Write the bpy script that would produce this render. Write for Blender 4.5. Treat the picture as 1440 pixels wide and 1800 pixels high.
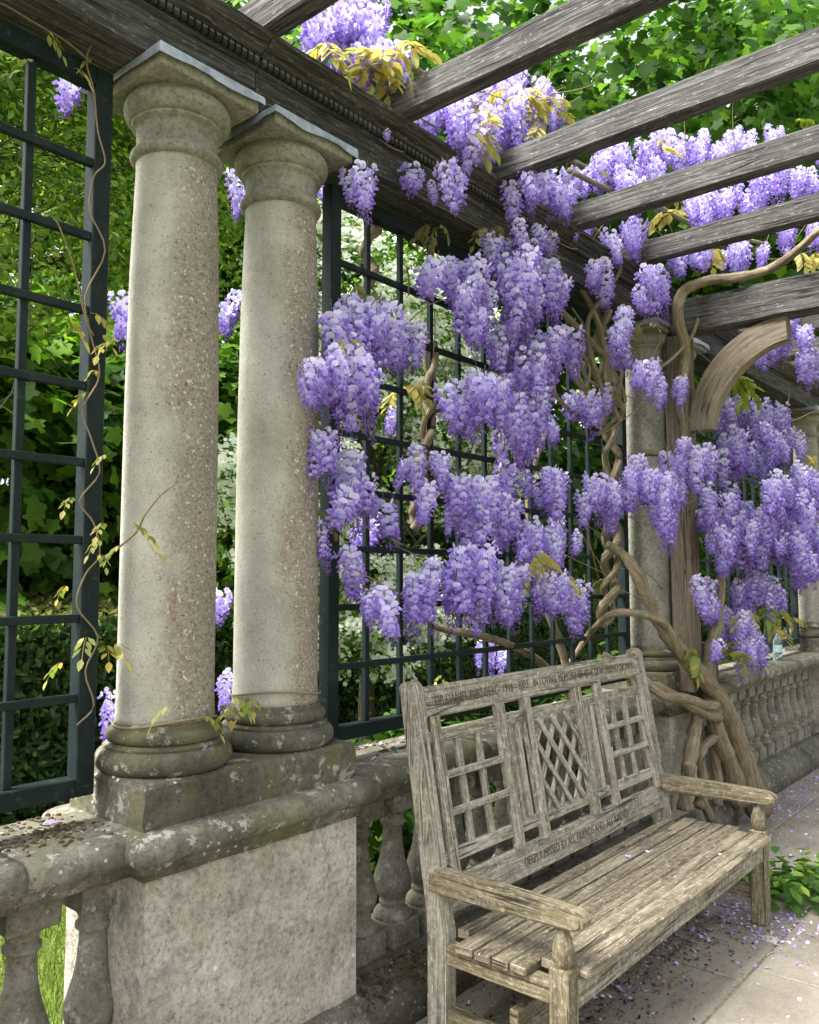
import bpy, bmesh, math, random
import numpy as np
from mathutils import Vector, Matrix

random.seed(7); rng = np.random.default_rng(7)
for o in list(bpy.data.objects): bpy.data.objects.remove(o)
scene = bpy.context.scene
COL = scene.collection

# ------------------------------------------------------------------ camera
F_PX, YAW, PITCH = 1470.0, math.radians(40.35), math.radians(4.32)
EYE = np.array([0.0, 0.0, 1.7])
FW = np.array([math.cos(YAW)*math.cos(PITCH), math.sin(YAW)*math.cos(PITCH), math.sin(PITCH)])
RI = np.array([math.sin(YAW), -math.cos(YAW), 0.0]); UP = np.cross(RI, FW)
cam = bpy.data.cameras.new('camera'); camo = bpy.data.objects.new('camera', cam); COL.objects.link(camo)
camo.location = EYE; camo.rotation_euler = Vector(FW).to_track_quat('-Z', 'Y').to_euler()
cam.sensor_fit = 'HORIZONTAL'; cam.sensor_width = 36; cam.lens = F_PX/1440*36
cam.clip_start = 0.05; cam.clip_end = 2000
scene.camera = camo

# ------------------------------------------------------------------ sky and sun (bright, lightly overcast)
SUN_EL, SUN_AZ = math.radians(54), math.radians(160)      # azimuth of the sun, counted from +X towards +Y
world = bpy.data.worlds.new('World'); scene.world = world; world.use_nodes = True
wt = world.node_tree; wt.nodes.clear()
sky = wt.nodes.new('ShaderNodeTexSky'); sky.sky_type = 'NISHITA'; sky.sun_disc = False
sky.sun_elevation = SUN_EL; sky.sun_rotation = math.pi/2 - SUN_AZ
sky.air_density = 1.0; sky.dust_density = 5.0; sky.ozone_density = 1.0
hs = wt.nodes.new('ShaderNodeHueSaturation'); hs.inputs['Saturation'].default_value = 0.28
bg = wt.nodes.new('ShaderNodeBackground'); bg.inputs['Strength'].default_value = 0.15
wo = wt.nodes.new('ShaderNodeOutputWorld')
wt.links.new(sky.outputs[0], hs.inputs['Color']); wt.links.new(hs.outputs[0], bg.inputs[0]); wt.links.new(bg.outputs[0], wo.inputs[0])
sl = bpy.data.lights.new('sun', 'SUN'); sl.energy = 3.5; sl.angle = math.radians(24); sl.color = (1, .97, .92)
so = bpy.data.objects.new('sun', sl); COL.objects.link(so)
sd = Vector((math.cos(SUN_EL)*math.cos(SUN_AZ), math.cos(SUN_EL)*math.sin(SUN_AZ), math.sin(SUN_EL)))
so.rotation_euler = sd.to_track_quat('Z', 'Y').to_euler(); so.location = (0, 0, 20)
vs = scene.view_settings
vs.view_transform = 'Standard'; vs.look = 'None'; vs.gamma = 1; vs.use_curve_mapping = False
vs.exposure = 1.7

# ------------------------------------------------------------------ photo pixel -> place
def ray(x, y): return FW + RI*(x-720)/F_PX - UP*(y-900)/F_PX
def atY(x, y, c): r = ray(x, y); return EYE + r*(c/r[1])
def atX(x, y, c): r = ray(x, y); return EYE + r*(c/r[0])
def atZ(x, y, c): r = ray(x, y); return EYE + r*((c-1.7)/r[2])

# ------------------------------------------------------------------ helpers: objects
def link(o, parent=None):
    COL.objects.link(o)
    if parent is not None: o.parent = parent
    return o
def tag(o, label=None, cat=None, group=None, kind=None):
    if label: o['label'] = label
    if cat: o['category'] = cat
    if group: o['group'] = group
    if kind: o['kind'] = kind
    return o
def empty(name, loc=(0, 0, 0), label=None, cat=None, group=None):
    o = bpy.data.objects.new(name, None); o.location = loc; o.empty_display_size = .1
    link(o); return tag(o, label, cat, group)
def put(name, mesh, parent=None, loc=None, rot=None):
    o = bpy.data.objects.new(name, mesh); link(o, parent)
    if loc is not None: o.location = loc
    if rot is not None: o.rotation_euler = rot
    return o
def world_child(o):
    """child built in world coordinates under an empty that stands elsewhere"""
    o.matrix_parent_inverse = Matrix.Translation(-Vector(o.parent.location)) if o.parent else Matrix()
    return o

class MB:
    """mesh builder: verts, faces, per-corner uv (metres, u along the grain), per-vertex colour"""
    def __init__(s): s.v = []; s.f = []; s.uv = []; s.c = []; s.smooth = []
    def add(s, vs_, fs_, uvs=None, col=None, smooth=False):
        b = len(s.v); s.v += [tuple(p) for p in vs_]
        for i, f in enumerate(fs_):
            s.f.append(tuple(b+k for k in f)); s.smooth.append(smooth)
            s.uv.append(uvs[i] if uvs else [(0, 0)]*len(f))
        if col is not None: s.c += [col]*len(vs_)
        return s
    def mesh(s, name, mat):
        m = bpy.data.meshes.new(name); m.from_pydata(s.v, [], s.f)
        uv = m.uv_layers.new(name='UVMap')
        flat = [c for f in s.uv for p in f for c in p]
        uv.data.foreach_set('uv', flat)
        m.polygons.foreach_set('use_smooth', s.smooth)
        if s.c:
            a = m.color_attributes.new('Col', 'FLOAT_COLOR', 'POINT')
            a.data.foreach_set('color', [k for c in s.c for k in (*c[:3], 1)])
        m.materials.append(mat); m.update(); return m
    def obj(s, name, mat, parent=None, wc=False):
        o = put(name, s.mesh(name, mat), parent)
        if wc and parent: world_child(o)
        return o

def box_mesh(name, dims, mat, axis=0, bev=.004, jit=0.0, seg=1, off=None):
    """bevelled box centred on the origin, grain along axis, uv in metres"""
    bm = bmesh.new(); bmesh.ops.create_cube(bm, size=1)
    for v in bm.verts: v.co = Vector((v.co.x*dims[0], v.co.y*dims[1], v.co.z*dims[2]))
    if seg > 1:
        e = [e for e in bm.edges if abs((e.verts[0].co-e.verts[1].co)[axis]) > .5*dims[axis]]
        bmesh.ops.subdivide_edges(bm, edges=e, cuts=seg-1)
    if jit:
        for v in bm.verts: v.co += Vector((random.uniform(-jit, jit), random.uniform(-jit, jit), random.uniform(-jit, jit)))
    if bev:
        ed = [e for e in bm.edges if len(e.link_faces) == 2 and e.calc_face_angle(0) > .6]
        bmesh.ops.bevel(bm, geom=ed, offset=bev, segments=1, affect='EDGES', clamp_overlap=True)
    bm.normal_update()
    uvl = bm.loops.layers.uv.new('UVMap')
    o1 = random.uniform(0, 30) if off is None else off; o2 = random.uniform(0, 30)
    others = [i for i in range(3) if i != axis]
    for f in bm.faces:
        n = f.normal; k = max(range(3), key=lambda i: abs(n[i]))
        for l in f.loops:
            p = l.vert.co
            if k == axis: l[uvl].uv = (p[others[0]]*.25+o1, p[others[1]]+o2)
            else:
                j = [i for i in others if i != k][0]
                l[uvl].uv = (p[axis]+o1, p[j]+o2+.37*k)
    m = bpy.data.meshes.new(name); bm.to_mesh(m); bm.free(); m.materials.append(mat); return m
def box(name, x, y, z, mat, parent=None, axis=0, bev=.004, jit=0, seg=1):
    """box from ranges in world coordinates; object origin in its middle"""
    d = (x[1]-x[0], y[1]-y[0], z[1]-z[0])
    o = put(name, box_mesh(name, d, mat, axis, bev, jit, seg), parent, ((x[0]+x[1])/2, (y[0]+y[1])/2, (z[0]+z[1])/2))
    if parent: world_child(o)
    return o
def lathe(prof, n=40, square=None):
    """MB of a turned profile [(r, z)] about the z axis"""
    mb = MB(); v = []; f = []; uv = []
    for r, z in prof:
        for k in range(n):
            a = 2*math.pi*k/n; v.append((r*math.cos(a), r*math.sin(a), z))
    for i in range(len(prof)-1):
        for k in range(n):
            k2 = (k+1) % n
            f.append((i*n+k, i*n+k2, (i+1)*n+k2, (i+1)*n+k))
            u0, u1 = k/n, (k+1)/n; z0, z1 = prof[i][1], prof[i+1][1]
            uv.append([(z0, u0*.5), (z0, u1*.5), (z1, u1*.5), (z1, u0*.5)])
    f.append(tuple(range(n-1, -1, -1))); uv.append([(0, 0)]*n)
    f.append(tuple((len(prof)-1)*n+k for k in range(n))); uv.append([(0, 0)]*n)
    mb.add(v, f, uv, smooth=True); return mb
def arc(r0, z0, rad, a0, a1, n=7, sx=1.0):
    return [(r0+sx*rad*math.cos(math.radians(a0+(a1-a0)*i/n)), z0+rad*math.sin(math.radians(a0+(a1-a0)*i/n))) for i in range(n+1)]
def extrude(prof, xs, mb=None, jit=0.0, smooth=False):
    """closed profile [(y,z)] swept along x through stations xs; uv u along x"""
    mb = mb or MB(); n = len(prof); v = []; f = []; uv = []
    per = [0]
    for i in range(n): per.append(per[-1]+math.dist(prof[i], prof[(i+1) % n]))
    o = random.uniform(0, 20)
    for x in xs:
        for (y, z) in prof: v.append((x, y+random.uniform(-jit, jit), z+random.uniform(-jit, jit)))
    for i in range(len(xs)-1):
        for k in range(n):
            k2 = (k+1) % n
            f.append((i*n+k, (i+1)*n+k, (i+1)*n+k2, i*n+k2))
            uv.append([(xs[i]+o, per[k]+o), (xs[i+1]+o, per[k]+o), (xs[i+1]+o, per[k+1]+o), (xs[i]+o, per[k+1]+o)])
    f.append(tuple(range(n))); uv.append([(p[0]*.2, p[1]) for p in prof])
    f.append(tuple((len(xs)-1)*n+k for k in range(n-1, -1, -1))); uv.append([(p[0]*.2, p[1]) for p in prof[::-1]])
    mb.add(v, f, uv, None, smooth); return mb
def frange(a, b, step):
    n = max(1, int(round((b-a)/step))); return [a+(b-a)*i/n for i in range(n+1)]
def spline(pts, per=6):
    P = [np.array(p, float) for p in pts]; P = [2*P[0]-P[1]]+P+[2*P[-1]-P[-2]]; out = []
    for i in range(1, len(P)-2):
        for k in range(per):
            t = k/per
            out.append(.5*((2*P[i])+(-P[i-1]+P[i+1])*t+(2*P[i-1]-5*P[i]+4*P[i+1]-P[i+2])*t*t+(-P[i-1]+3*P[i]-3*P[i+1]+P[i+2])*t**3))
    out.append(P[-2]); return out
def tube(mb, pts, rads, n=7, per=5, wob=0.0, col=None, smooth=True):
    """tube through control points; rads per control point"""
    Q = spline(pts, per); m = len(Q)
    R = np.interp(np.linspace(0, len(pts)-1, m), range(len(pts)), rads)
    v = []; f = []; uv = []; up0 = np.array([.31, .17, .93]); L = 0; Ls = []
    for i in range(m):
        d = Q[min(i+1, m-1)]-Q[max(i-1, 0)]; d = d/(np.linalg.norm(d)+1e-9)
        a = np.cross(d, up0)
        if np.linalg.norm(a) < .1: a = np.cross(d, [1, 0, 0])
        a /= np.linalg.norm(a); b = np.cross(d, a)
        if i: L += np.linalg.norm(Q[i]-Q[i-1])
        Ls.append(L); rn = 1+random.uniform(-1.3, 1.3)*wob
        for k in range(n):
            t = 2*math.pi*k/n
            rr = R[i]*rn*(1+random.uniform(-wob, wob)) if wob else R[i]
            v.append(Q[i]+(a*math.cos(t)+b*math.sin(t))*rr)
    o = random.uniform(0, 9)
    for i in range(m-1):
        for k in range(n):
            k2 = (k+1) % n
            f.append((i*n+k, i*n+k2, (i+1)*n+k2, (i+1)*n+k))
            u0, u1 = R[i]*6.28*k/n, R[i]*6.28*(k+1)/n
            uv.append([(Ls[i]+o, u0), (Ls[i]+o, u1), (Ls[i+1]+o, u1), (Ls[i+1]+o, u0)])
    f.append(tuple(range(n-1, -1, -1))); uv.append([(0, 0)]*n)
    f.append(tuple((m-1)*n+k for k in range(n))); uv.append([(0, 0)]*n)
    mb.add(v, f, uv, col, smooth); return mb

def np_mesh(name, V, faces_n, mat, C=None, smooth=False):
    """mesh from arrays: V (n,3); faces_n (m,k) index array (all faces k-gons)"""
    m = bpy.data.meshes.new(name); V = np.asarray(V, np.float32); Fc = np.asarray(faces_n, np.int32)
    m.vertices.add(len(V)); m.vertices.foreach_set('co', V.ravel())
    k = Fc.shape[1]
    m.loops.add(Fc.size); m.loops.foreach_set('vertex_index', Fc.ravel())
    m.polygons.add(len(Fc)); m.polygons.foreach_set('loop_start', np.arange(0, Fc.size, k, dtype=np.int32))
    try: m.polygons.foreach_set('loop_total', np.full(len(Fc), k, np.int32))
    except Exception: pass
    if smooth: m.polygons.foreach_set('use_smooth', np.ones(len(Fc), bool))
    if C is not None:
        a = m.color_attributes.new('Col', 'FLOAT_COLOR', 'POINT')
        C = np.concatenate([np.asarray(C, np.float32), np.ones((len(C), 1), np.float32)], 1)
        a.data.foreach_set('color', C.ravel())
    m.materials.append(mat); m.update(calc_edges=True); m.validate(); return m

# ------------------------------------------------------------------ helpers: materials
class NT:
    def __init__(s, name, rough=.8):
        s.m = bpy.data.materials.new(name); s.m.use_nodes = True; s.t = s.m.node_tree; s.t.nodes.clear()
        s.out = s.n('ShaderNodeOutputMaterial'); s.b = s.n('ShaderNodeBsdfPrincipled')
        s.b.inputs['Roughness'].default_value = rough; s.b.inputs['Specular IOR Level'].default_value = .25
        s.l(s.b.outputs[0], s.out.inputs[0])
    def n(s, t, **kw):
        x = s.t.nodes.new(t)
        for k, v in kw.items(): setattr(x, k, v)
        return x
    def l(s, a, b): s.t.links.new(a, b)
    def coord(s, which='Object', scale=(1, 1, 1)):
        c = s.n('ShaderNodeTexCoord'); mp = s.n('ShaderNodeMapping'); mp.inputs['Scale'].default_value = scale
        s.l(c.outputs[which], mp.inputs[0]); return mp.outputs[0]
    def pos(s, scale=(1, 1, 1)):
        g = s.n('ShaderNodeNewGeometry'); mp = s.n('ShaderNodeMapping'); mp.inputs['Scale'].default_value = scale
        s.l(g.outputs['Position'], mp.inputs[0]); return mp.outputs[0]
    def noise(s, vec, scale, detail=5, rough=.6, dist=0):
        x = s.n('ShaderNodeTexNoise'); x.inputs['Scale'].default_value = scale; x.inputs['Detail'].default_value = detail
        x.inputs['Roughness'].default_value = rough; x.inputs['Distortion'].default_value = dist
        s.l(vec, x.inputs['Vector']); return x.outputs['Fac']
    def voro(s, vec, scale, feature='F1'):
        x = s.n('ShaderNodeTexVoronoi', feature=feature); x.inputs['Scale'].default_value = scale
        s.l(vec, x.inputs['Vector']); return x.outputs['Distance']
    def ramp(s, fac, stops):
        x = s.n('ShaderNodeValToRGB'); e = x.color_ramp.elements
        while len(e) < len(stops): e.new(.5)
        for i, (p, c) in enumerate(stops):
            e[i].position = p; e[i].color = (*c, 1) if isinstance(c, tuple) else (c, c, c, 1)
        s.l(fac, x.inputs[0]); return x.outputs[0]
    def mix(s, fac, a, b, mode='MIX'):
        x = s.n('ShaderNodeMix', data_type='RGBA', blend_type=mode)
        for i, val in ((0, fac), (6, a), (7, b)):
            if hasattr(val, 'is_linked') or hasattr(val, 'links'): s.l(val, x.inputs[i])
            else: x.inputs[i].default_value = val if i == 0 else (*val, 1)
        return x.outputs[2]
    def math(s, op, a, b=0.0):
        x = s.n('ShaderNodeMath', operation=op)
        for i, val in ((0, a), (1, b)):
            if hasattr(val, 'links'): s.l(val, x.inputs[i])
            else: x.inputs[i].default_value = val
        return x.outputs[0]
    def bump(s, h, strength=.4, dist=.01):
        x = s.n('ShaderNodeBump'); x.inputs['Strength'].default_value = strength; x.inputs['Distance'].default_value = dist
        s.l(h, x.inputs['Height']); s.l(x.outputs[0], s.b.inputs['Normal']); return x
    def color(s, c):
        s.l(c, s.b.inputs['Base Color']) if hasattr(c, 'links') else setattr(s.b.inputs['Base Color'], 'default_value', (*c, 1))

def stone_mat(name, lo, mid, hi, lichen=.5, algae=.3, dark=.3, speck=.5, side=False, fm=.8, fs=55):
    t = NT(name, .9); p = t.pos()
    base = t.ramp(t.noise(p, 3.2, 6, .62), [(.3, lo), (.5, mid), (.72, hi)])
    fine = t.noise(p, fs, 5, .78)
    base = t.mix(fm, base, t.ramp(fine, [(.32, .22), (.46, .72), (.6, 1.0)]), 'MULTIPLY')
    base = t.mix(t.ramp(t.noise(p, 9, 6, .7), [(.55, 0.), (.75, .4)]), base, hi)
    if side:   # the weathered side of the shaft, towards the path and away from the pale side
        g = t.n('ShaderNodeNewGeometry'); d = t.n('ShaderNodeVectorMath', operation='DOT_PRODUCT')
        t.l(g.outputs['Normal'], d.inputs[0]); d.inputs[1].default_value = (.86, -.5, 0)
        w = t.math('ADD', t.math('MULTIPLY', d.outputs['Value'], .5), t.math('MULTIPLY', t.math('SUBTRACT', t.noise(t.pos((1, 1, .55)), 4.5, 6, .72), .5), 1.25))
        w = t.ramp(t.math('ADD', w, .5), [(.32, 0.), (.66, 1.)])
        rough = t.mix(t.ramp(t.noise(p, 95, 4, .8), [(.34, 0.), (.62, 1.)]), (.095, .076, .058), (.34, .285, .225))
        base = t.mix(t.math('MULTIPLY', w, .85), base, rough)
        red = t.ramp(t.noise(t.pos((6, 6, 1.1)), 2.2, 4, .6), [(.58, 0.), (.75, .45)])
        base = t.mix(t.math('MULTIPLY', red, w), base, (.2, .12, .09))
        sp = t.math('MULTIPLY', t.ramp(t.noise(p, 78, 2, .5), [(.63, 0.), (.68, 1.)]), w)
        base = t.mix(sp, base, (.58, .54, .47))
    if dark:
        dk = t.ramp(t.noise(p, 6.5, 8, .72), [(.5, 0.), (.68, dark)])
        base = t.mix(dk, base, (.05, .048, .04))
    if algae:
        al = t.ramp(t.noise(t.pos((1, 1, .45)), 4.3, 6, .7, .4), [(.5, 0.), (.66, algae)])
        base = t.mix(al, base, (.115, .115, .042))
    if lichen:
        n1 = t.ramp(t.noise(p, 15, 7, .75), [(.575, 0.), (.61, lichen)])
        base = t.mix(n1, base, (.46, .45, .39))
        v = t.ramp(t.voro(p, 26), [(.10, 1.), (.16, 0.)])
        keep = t.ramp(t.noise(p, 5, 2), [(.5, 0.), (.58, speck)])
        base = t.mix(t.math('MULTIPLY', v, keep), base, (.6, .59, .54))
        v2 = t.ramp(t.math('ADD', t.voro(p, 13), t.math('MULTIPLY', t.math('SUBTRACT', t.noise(p, 60, 3), .5), .12)), [(.10, 1.), (.125, 0.)])
        keep2 = t.ramp(t.noise(p, 3.1, 3), [(.52, 0.), (.57, speck)])
        base = t.mix(t.math('MULTIPLY', v2, keep2), base, (.66, .65, .6))
    pits = t.ramp(t.noise(p, 95, 3, .6), [(.3, 1.), (.37, 0.)])
    base = t.mix(t.math('MULTIPLY', pits, .7), base, (.035, .032, .026))
    t.color(base)
    h = t.math('ADD', t.math('MULTIPLY', fine, .5), t.noise(p, 14, 8, .7))
    t.bump(h, .75, .014); return t.m
def wood_mat(name, dark, mid, lite, fleck=.5, lich=.0, gs=70., bump=.5, algae=.0):
    t = NT(name, .85); uv = t.coord('UV', (1, 1, 1))
    g1 = t.noise(t.coord('UV', (3.0, gs, 1)), 1.0, 5, .65, .3)
    g2 = t.noise(t.coord('UV', (9.0, gs*3, 1)), 1.0, 4, .6, .2)
    big = t.noise(t.pos(), 3.5, 5, .6)
    s = t.math('ADD', t.math('MULTIPLY', g1, .6), t.math('MULTIPLY', g2, .4))
    c = t.ramp(s, [(.33, dark), (.48, mid), (.66, lite)])
    c = t.mix(.6, c, t.ramp(big, [(.3, .55), (.6, 1.)]), 'MULTIPLY')
    oi = t.n('ShaderNodeObjectInfo'); c = t.mix(.8, c, t.ramp(oi.outputs['Random'], [(.0, (.68, .66, .62)), (.5, (.9, .89, .86)), (1., (1.1, 1.1, 1.12))]), 'MULTIPLY')
    if fleck:
        fl = t.ramp(t.noise(t.coord('UV', (22, 75, 1)), 1.0, 6, .75), [(.57, 0.), (.64, fleck)])
        c = t.mix(fl, c, tuple(min(1, k*1.9+.02) for k in lite))
    if lich:
        lc = t.ramp(t.noise(t.pos(), 38, 7, .78), [(.5, 0.), (.6, lich)])
        c = t.mix(lc, c, (.50, .47, .40))
    if algae:
        al = t.ramp(t.noise(t.pos(), 6, 6, .7), [(.5, 0.), (.64, algae)])
        c = t.mix(al, c, (.09, .085, .035))
    crack = t.ramp(t.noise(t.coord('UV', (1.6, gs*.8, 1)), 1.0, 3, .5, .2), [(.3, 1.), (.36, 0.)])
    c = t.mix(t.math('MULTIPLY', crack, .75), c, tuple(k*.3 for k in dark))
    sp = t.math('ABSOLUTE', t.math('SUBTRACT', t.noise(t.coord('UV', (.55, 13, 1)), 1.0, 3, .5, .3), .5))
    sp = t.math('MULTIPLY', t.ramp(sp, [(.0, 1.), (.014, 0.)]), t.ramp(t.noise(t.pos(), 2.6, 2), [(.48, 0.), (.56, 1.)]))
    c = t.mix(t.math('MULTIPLY', sp, .85), c, tuple(k*.25 for k in dark)); crack = t.math('MAXIMUM', crack, sp)
    t.color(c)
    h = t.math('SUBTRACT', t.math('ADD', s, t.math('MULTIPLY', big, .3)), t.math('MULTIPLY', crack, .6))
    t.bump(h, bump, .006); return t.m
def leaf_mat(name, trans=.35, rough=.5, spec=.3, tv=1.25):
    t = NT(name, rough); a = t.n('ShaderNodeAttribute', attribute_name='Col')
    t.l(a.outputs['Color'], t.b.inputs['Base Color']); t.b.inputs['Specular IOR Level'].default_value = spec
    tr = t.n('ShaderNodeBsdfTranslucent'); hsv = t.n('ShaderNodeHueSaturation'); hsv.inputs['Value'].default_value = tv; hsv.inputs['Saturation'].default_value = 1.1
    t.l(a.outputs['Color'], hsv.inputs['Color']); t.l(hsv.outputs[0], tr.inputs[0])
    mx = t.n('ShaderNodeMixShader'); mx.inputs[0].default_value = trans
    t.l(t.b.outputs[0], mx.inputs[1]); t.l(tr.outputs[0], mx.inputs[2]); t.l(mx.outputs[0], t.out.inputs[0]); return t.m
def plain(name, c, rough=.6, metal=0., spec=.3):
    t = NT(name, rough); t.color(c); t.b.inputs['Metallic'].default_value = metal; t.b.inputs['Specular IOR Level'].default_value = spec; return t.m

M = {}
M['shaft'] = stone_mat('stone_shaft', (.31, .302, .25), (.425, .415, .35), (.53, .52, .445), .12, .12, .15, .2, side=True, fm=.42, fs=150)
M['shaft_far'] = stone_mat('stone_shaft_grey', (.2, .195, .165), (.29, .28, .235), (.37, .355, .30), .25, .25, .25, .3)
M['capital'] = stone_mat('stone_capital', (.19, .18, .138), (.265, .253, .2), (.34, .325, .262), .05, .2, .35, .0)
M['die'] = stone_mat('stone_die', (.30, .27, .215), (.46, .42, .345), (.64, .61, .54), .6, .14, .55, 1.)
M['coping'] = stone_mat('stone_coping', (.075, .072, .049), (.16, .152, .112), (.32, .305, .245), .6, .75, .9, .7)
M['block'] = stone_mat('stone_block', (.055, .052, .036), (.105, .098, .072), (.22, .208, .165), .5, .85, .9, .9)
M['base'] = stone_mat('stone_column_base', (.05, .047, .036), (.10, .093, .07), (.19, .178, .14), .45, .75, .9, .3)
M['baluster'] = stone_mat('stone_baluster', (.13, .12, .092), (.23, .213, .17), (.34, .318, .265), .5, .4, .6, .4)
M['wallbase'] = stone_mat('stone_wall_base', (.07, .065, .05), (.13, .121, .096), (.22, .206, .167), .45, .5, .75, .4)
M['oak'] = wood_mat('weathered_oak', (.012, .0115, .011), (.046, .0445, .042), (.15, .145, .138), .5, .0, 60, 1.)
M['oak_pale'] = wood_mat('weathered_oak_pale', (.07, .055, .04), (.16, .13, .095), (.27, .225, .17), .2, .0, 75, .5)
M['bench'] = wood_mat('weathered_teak', (.05, .042, .03), (.23, .21, .163), (.48, .45, .37), .4, .5, 48, .9, algae=.12)
M['bench_seat'] = wood_mat('weathered_teak_seat', (.036, .027, .017), (.17, .14, .092), (.38, .335, .24), .5, .25, 42, 1.)
M['bench_dark'] = wood_mat('weathered_teak_mossy', (.055, .043, .024), (.16, .132, .078), (.33, .285, .19), .5, .3, 48, .8, algae=.45)
M['letter'] = plain('carved_letter_shadow', (.085, .068, .05), .95, spec=.05)
M['soil'] = None
t = NT('green_painted_steel', .6); p = t.pos()
c = t.mix(t.ramp(t.noise(p, 9, 6, .7), [(.45, 0.), (.7, .55)]), (.005, .012, .0125), (.02, .028, .02))
c = t.mix(t.ramp(t.noise(p, 30, 5, .7), [(.6, 0.), (.7, .35)]), c, (.09, .1, .08))
t.color(c); t.b.inputs['Specular IOR Level'].default_value = .2; t.bump(t.noise(p, 40, 4), .15, .003); M['green'] = t.m
t = NT('lead_sheet', .5); p = t.pos()
t.color(t.ramp(t.noise(p, 22, 5, .6), [(.3, (.20, .235, .275)), (.7, (.42, .47, .53))])); t.b.inputs['Metallic'].default_value = .35; t.bump(t.noise(p, 35, 3), .2, .004); M['lead'] = t.m
t = NT('wisteria_bark', .85); u = t.coord('UV', (6, 75, 1))
n1 = t.noise(u, 1, 6, .72, 1.4)
c = t.ramp(n1, [(.3, (.085, .066, .04)), (.5, (.25, .2, .13)), (.7, (.42, .35, .245))])
c = t.mix(t.ramp(t.noise(t.pos(), 9, 5, .7), [(.52, 0.), (.66, .55)]), c, (.12, .115, .05))
t.color(c); t.bump(t.math('ADD', n1, t.noise(t.pos(), 22, 5, .7)), 1., .016); M['bark'] = t.m
t = NT('tree_bark', .9); n1 = t.noise(t.coord('UV', (4, 60, 1)), 1, 5, .65, .5)
t.color(t.ramp(n1, [(.3, (.03, .024, .017)), (.7, (.12, .1, .07))])); t.bump(n1, .7, .02); M['tbark'] = t.m
M['petal'] = leaf_mat('wisteria_petal', .28, .55, .25)
M['leaf'] = leaf_mat('leaf', .5, .5, .3, 1.4)
M['yleaf'] = leaf_mat('young_wisteria_leaf', .42, .45, .35)
M['grass'] = leaf_mat('grass', .3, .6, .2)
M['twig'] = plain('twig', (.2, .155, .09), .8)
t = NT('flagstone', .85); p = t.pos()
c = t.ramp(t.noise(p, 2.2, 6, .6), [(.3, (.19, .168, .132)), (.55, (.265, .238, .19)), (.75, (.34, .308, .25))])
c = t.mix(.5, c, t.ramp(t.noise(p, 60, 5, .75), [(.3, .45), (.6, 1.)]), 'MULTIPLY')
c = t.mix(t.ramp(t.noise(p, 1.1, 5, .65), [(.55, 0.), (.72, .55)]), c, (.10, .085, .062))
c = t.mix(t.ramp(t.noise(p, 3.4, 2, .4), [(.74, 0.), (.755, .75)]), c, (.55, .5, .4))
c = t.mix(t.ramp(t.noise(p, 7, 7, .75), [(.52, 0.), (.66, .5)]), c, (.11, .098, .072))
c = t.mix(t.ramp(t.noise(p, 150, 2, .5), [(.62, 0.), (.7, .6)]), c, (.07, .06, .045))
t.color(c); t.bump(t.noise(p, 30, 8, .7), .35, .006); M['flag'] = t.m
t = NT('soil', .95); p = t.pos()
t.color(t.ramp(t.noise(p, 40, 6, .75), [(.3, (.035, .027, .018)), (.6, (.10, .08, .055)), (.75, (.17, .14, .1))])); t.bump(t.noise(p, 45, 6, .8), .9, .02); M['soil'] = t.m
t = NT('lawn', .9); p = t.pos()
t.color(t.ramp(t.noise(p, 18, 6, .75), [(.3, (.07, .10, .02)), (.6, (.14, .19, .04))])); t.bump(t.noise(p, 60, 6, .8), .8, .02); M['lawn'] = t.m
t = NT('moss', .95); p = t.pos()
t.color(t.ramp(t.noise(p, 35, 5, .7), [(.35, (.04, .026, .014)), (.5, (.085, .062, .03)), (.7, (.12, .11, .05))])); t.bump(t.noise(p, 160, 4, .8), 1., .01); M['moss'] = t.m
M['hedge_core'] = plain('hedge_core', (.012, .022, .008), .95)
t = NT('clear_plastic', .08); t.color((.78, .9, .93)); t.b.inputs['Transmission Weight'].default_value = .9; t.b.inputs['IOR'].default_value = 1.3; M['clear'] = t.m
M['label'] = plain('bottle_label', (.38, .56, .58), .5); M['cap'] = plain('bottle_cap', (.04, .22, .2), .4)
M['tarp'] = plain('dark_green_tarpaulin', (.022, .05, .028), .6)
M['iron'] = plain('iron', (.03, .03, .032), .6, .5)
M['wire'] = plain('wire', (.05, .045, .04), .5, .6)

# ================================================================== the setting: ground, path
def sheet(name, x, y, z, mat, kind='structure', nx=1, ny=1):
    mb = MB()
    mb.add([(x[0], y[0], z), (x[1], y[0], z), (x[1], y[1], z), (x[0], y[1], z)], [(0, 1, 2, 3)])
    o = mb.obj(name, mat); o['kind'] = kind; return o
ground = sheet('ground', (-300, 600), (-300, 600), -.06, M['lawn'])
lawn = sheet('lawn', (-6, 60), (2.6, 12), -.03, M['lawn'])
t = NT('mortar', .95); t.color(t.ramp(t.noise(t.pos(), 30, 5, .7), [(.35, (.09, .075, .055)), (.65, (.22, .185, .14))])); M['mortar'] = t.m
path = sheet('path', (-6, 40), (-3.5, 2.62), -.006, M['mortar'])
# flagstones: rows along X, joints where the photograph shows them
J = atZ(1325, 1702, 0)
rows = [J[1]-.62*k for k in range(4, 0, -1)]+[J[1], J[1]+.56, J[1]+1.06]
rows = sorted(rows)
for ri, (ya, yb) in enumerate(zip(rows[:-1], rows[1:])):
    x = -1.2+random.uniform(0, .5)
    first = True
    if abs(yb-J[1]) < .01: x = J[0]-.86*5; w_fix = .86
    else: w_fix = None
    while x < 14:
        w = w_fix or random.uniform(.62, .98)
        g = .006
        d = (w-2*g, yb-ya-2*g, .03)
        o = put('flagstone', box_mesh('flagstone', d, M['flag'], 0, .005, .0015), path,
                (x+w/2, (ya+yb)/2, -.015+random.uniform(-.0015, .0015)), (random.uniform(-.002, .002), random.uniform(-.002, .002), 0))
        x += w

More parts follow.
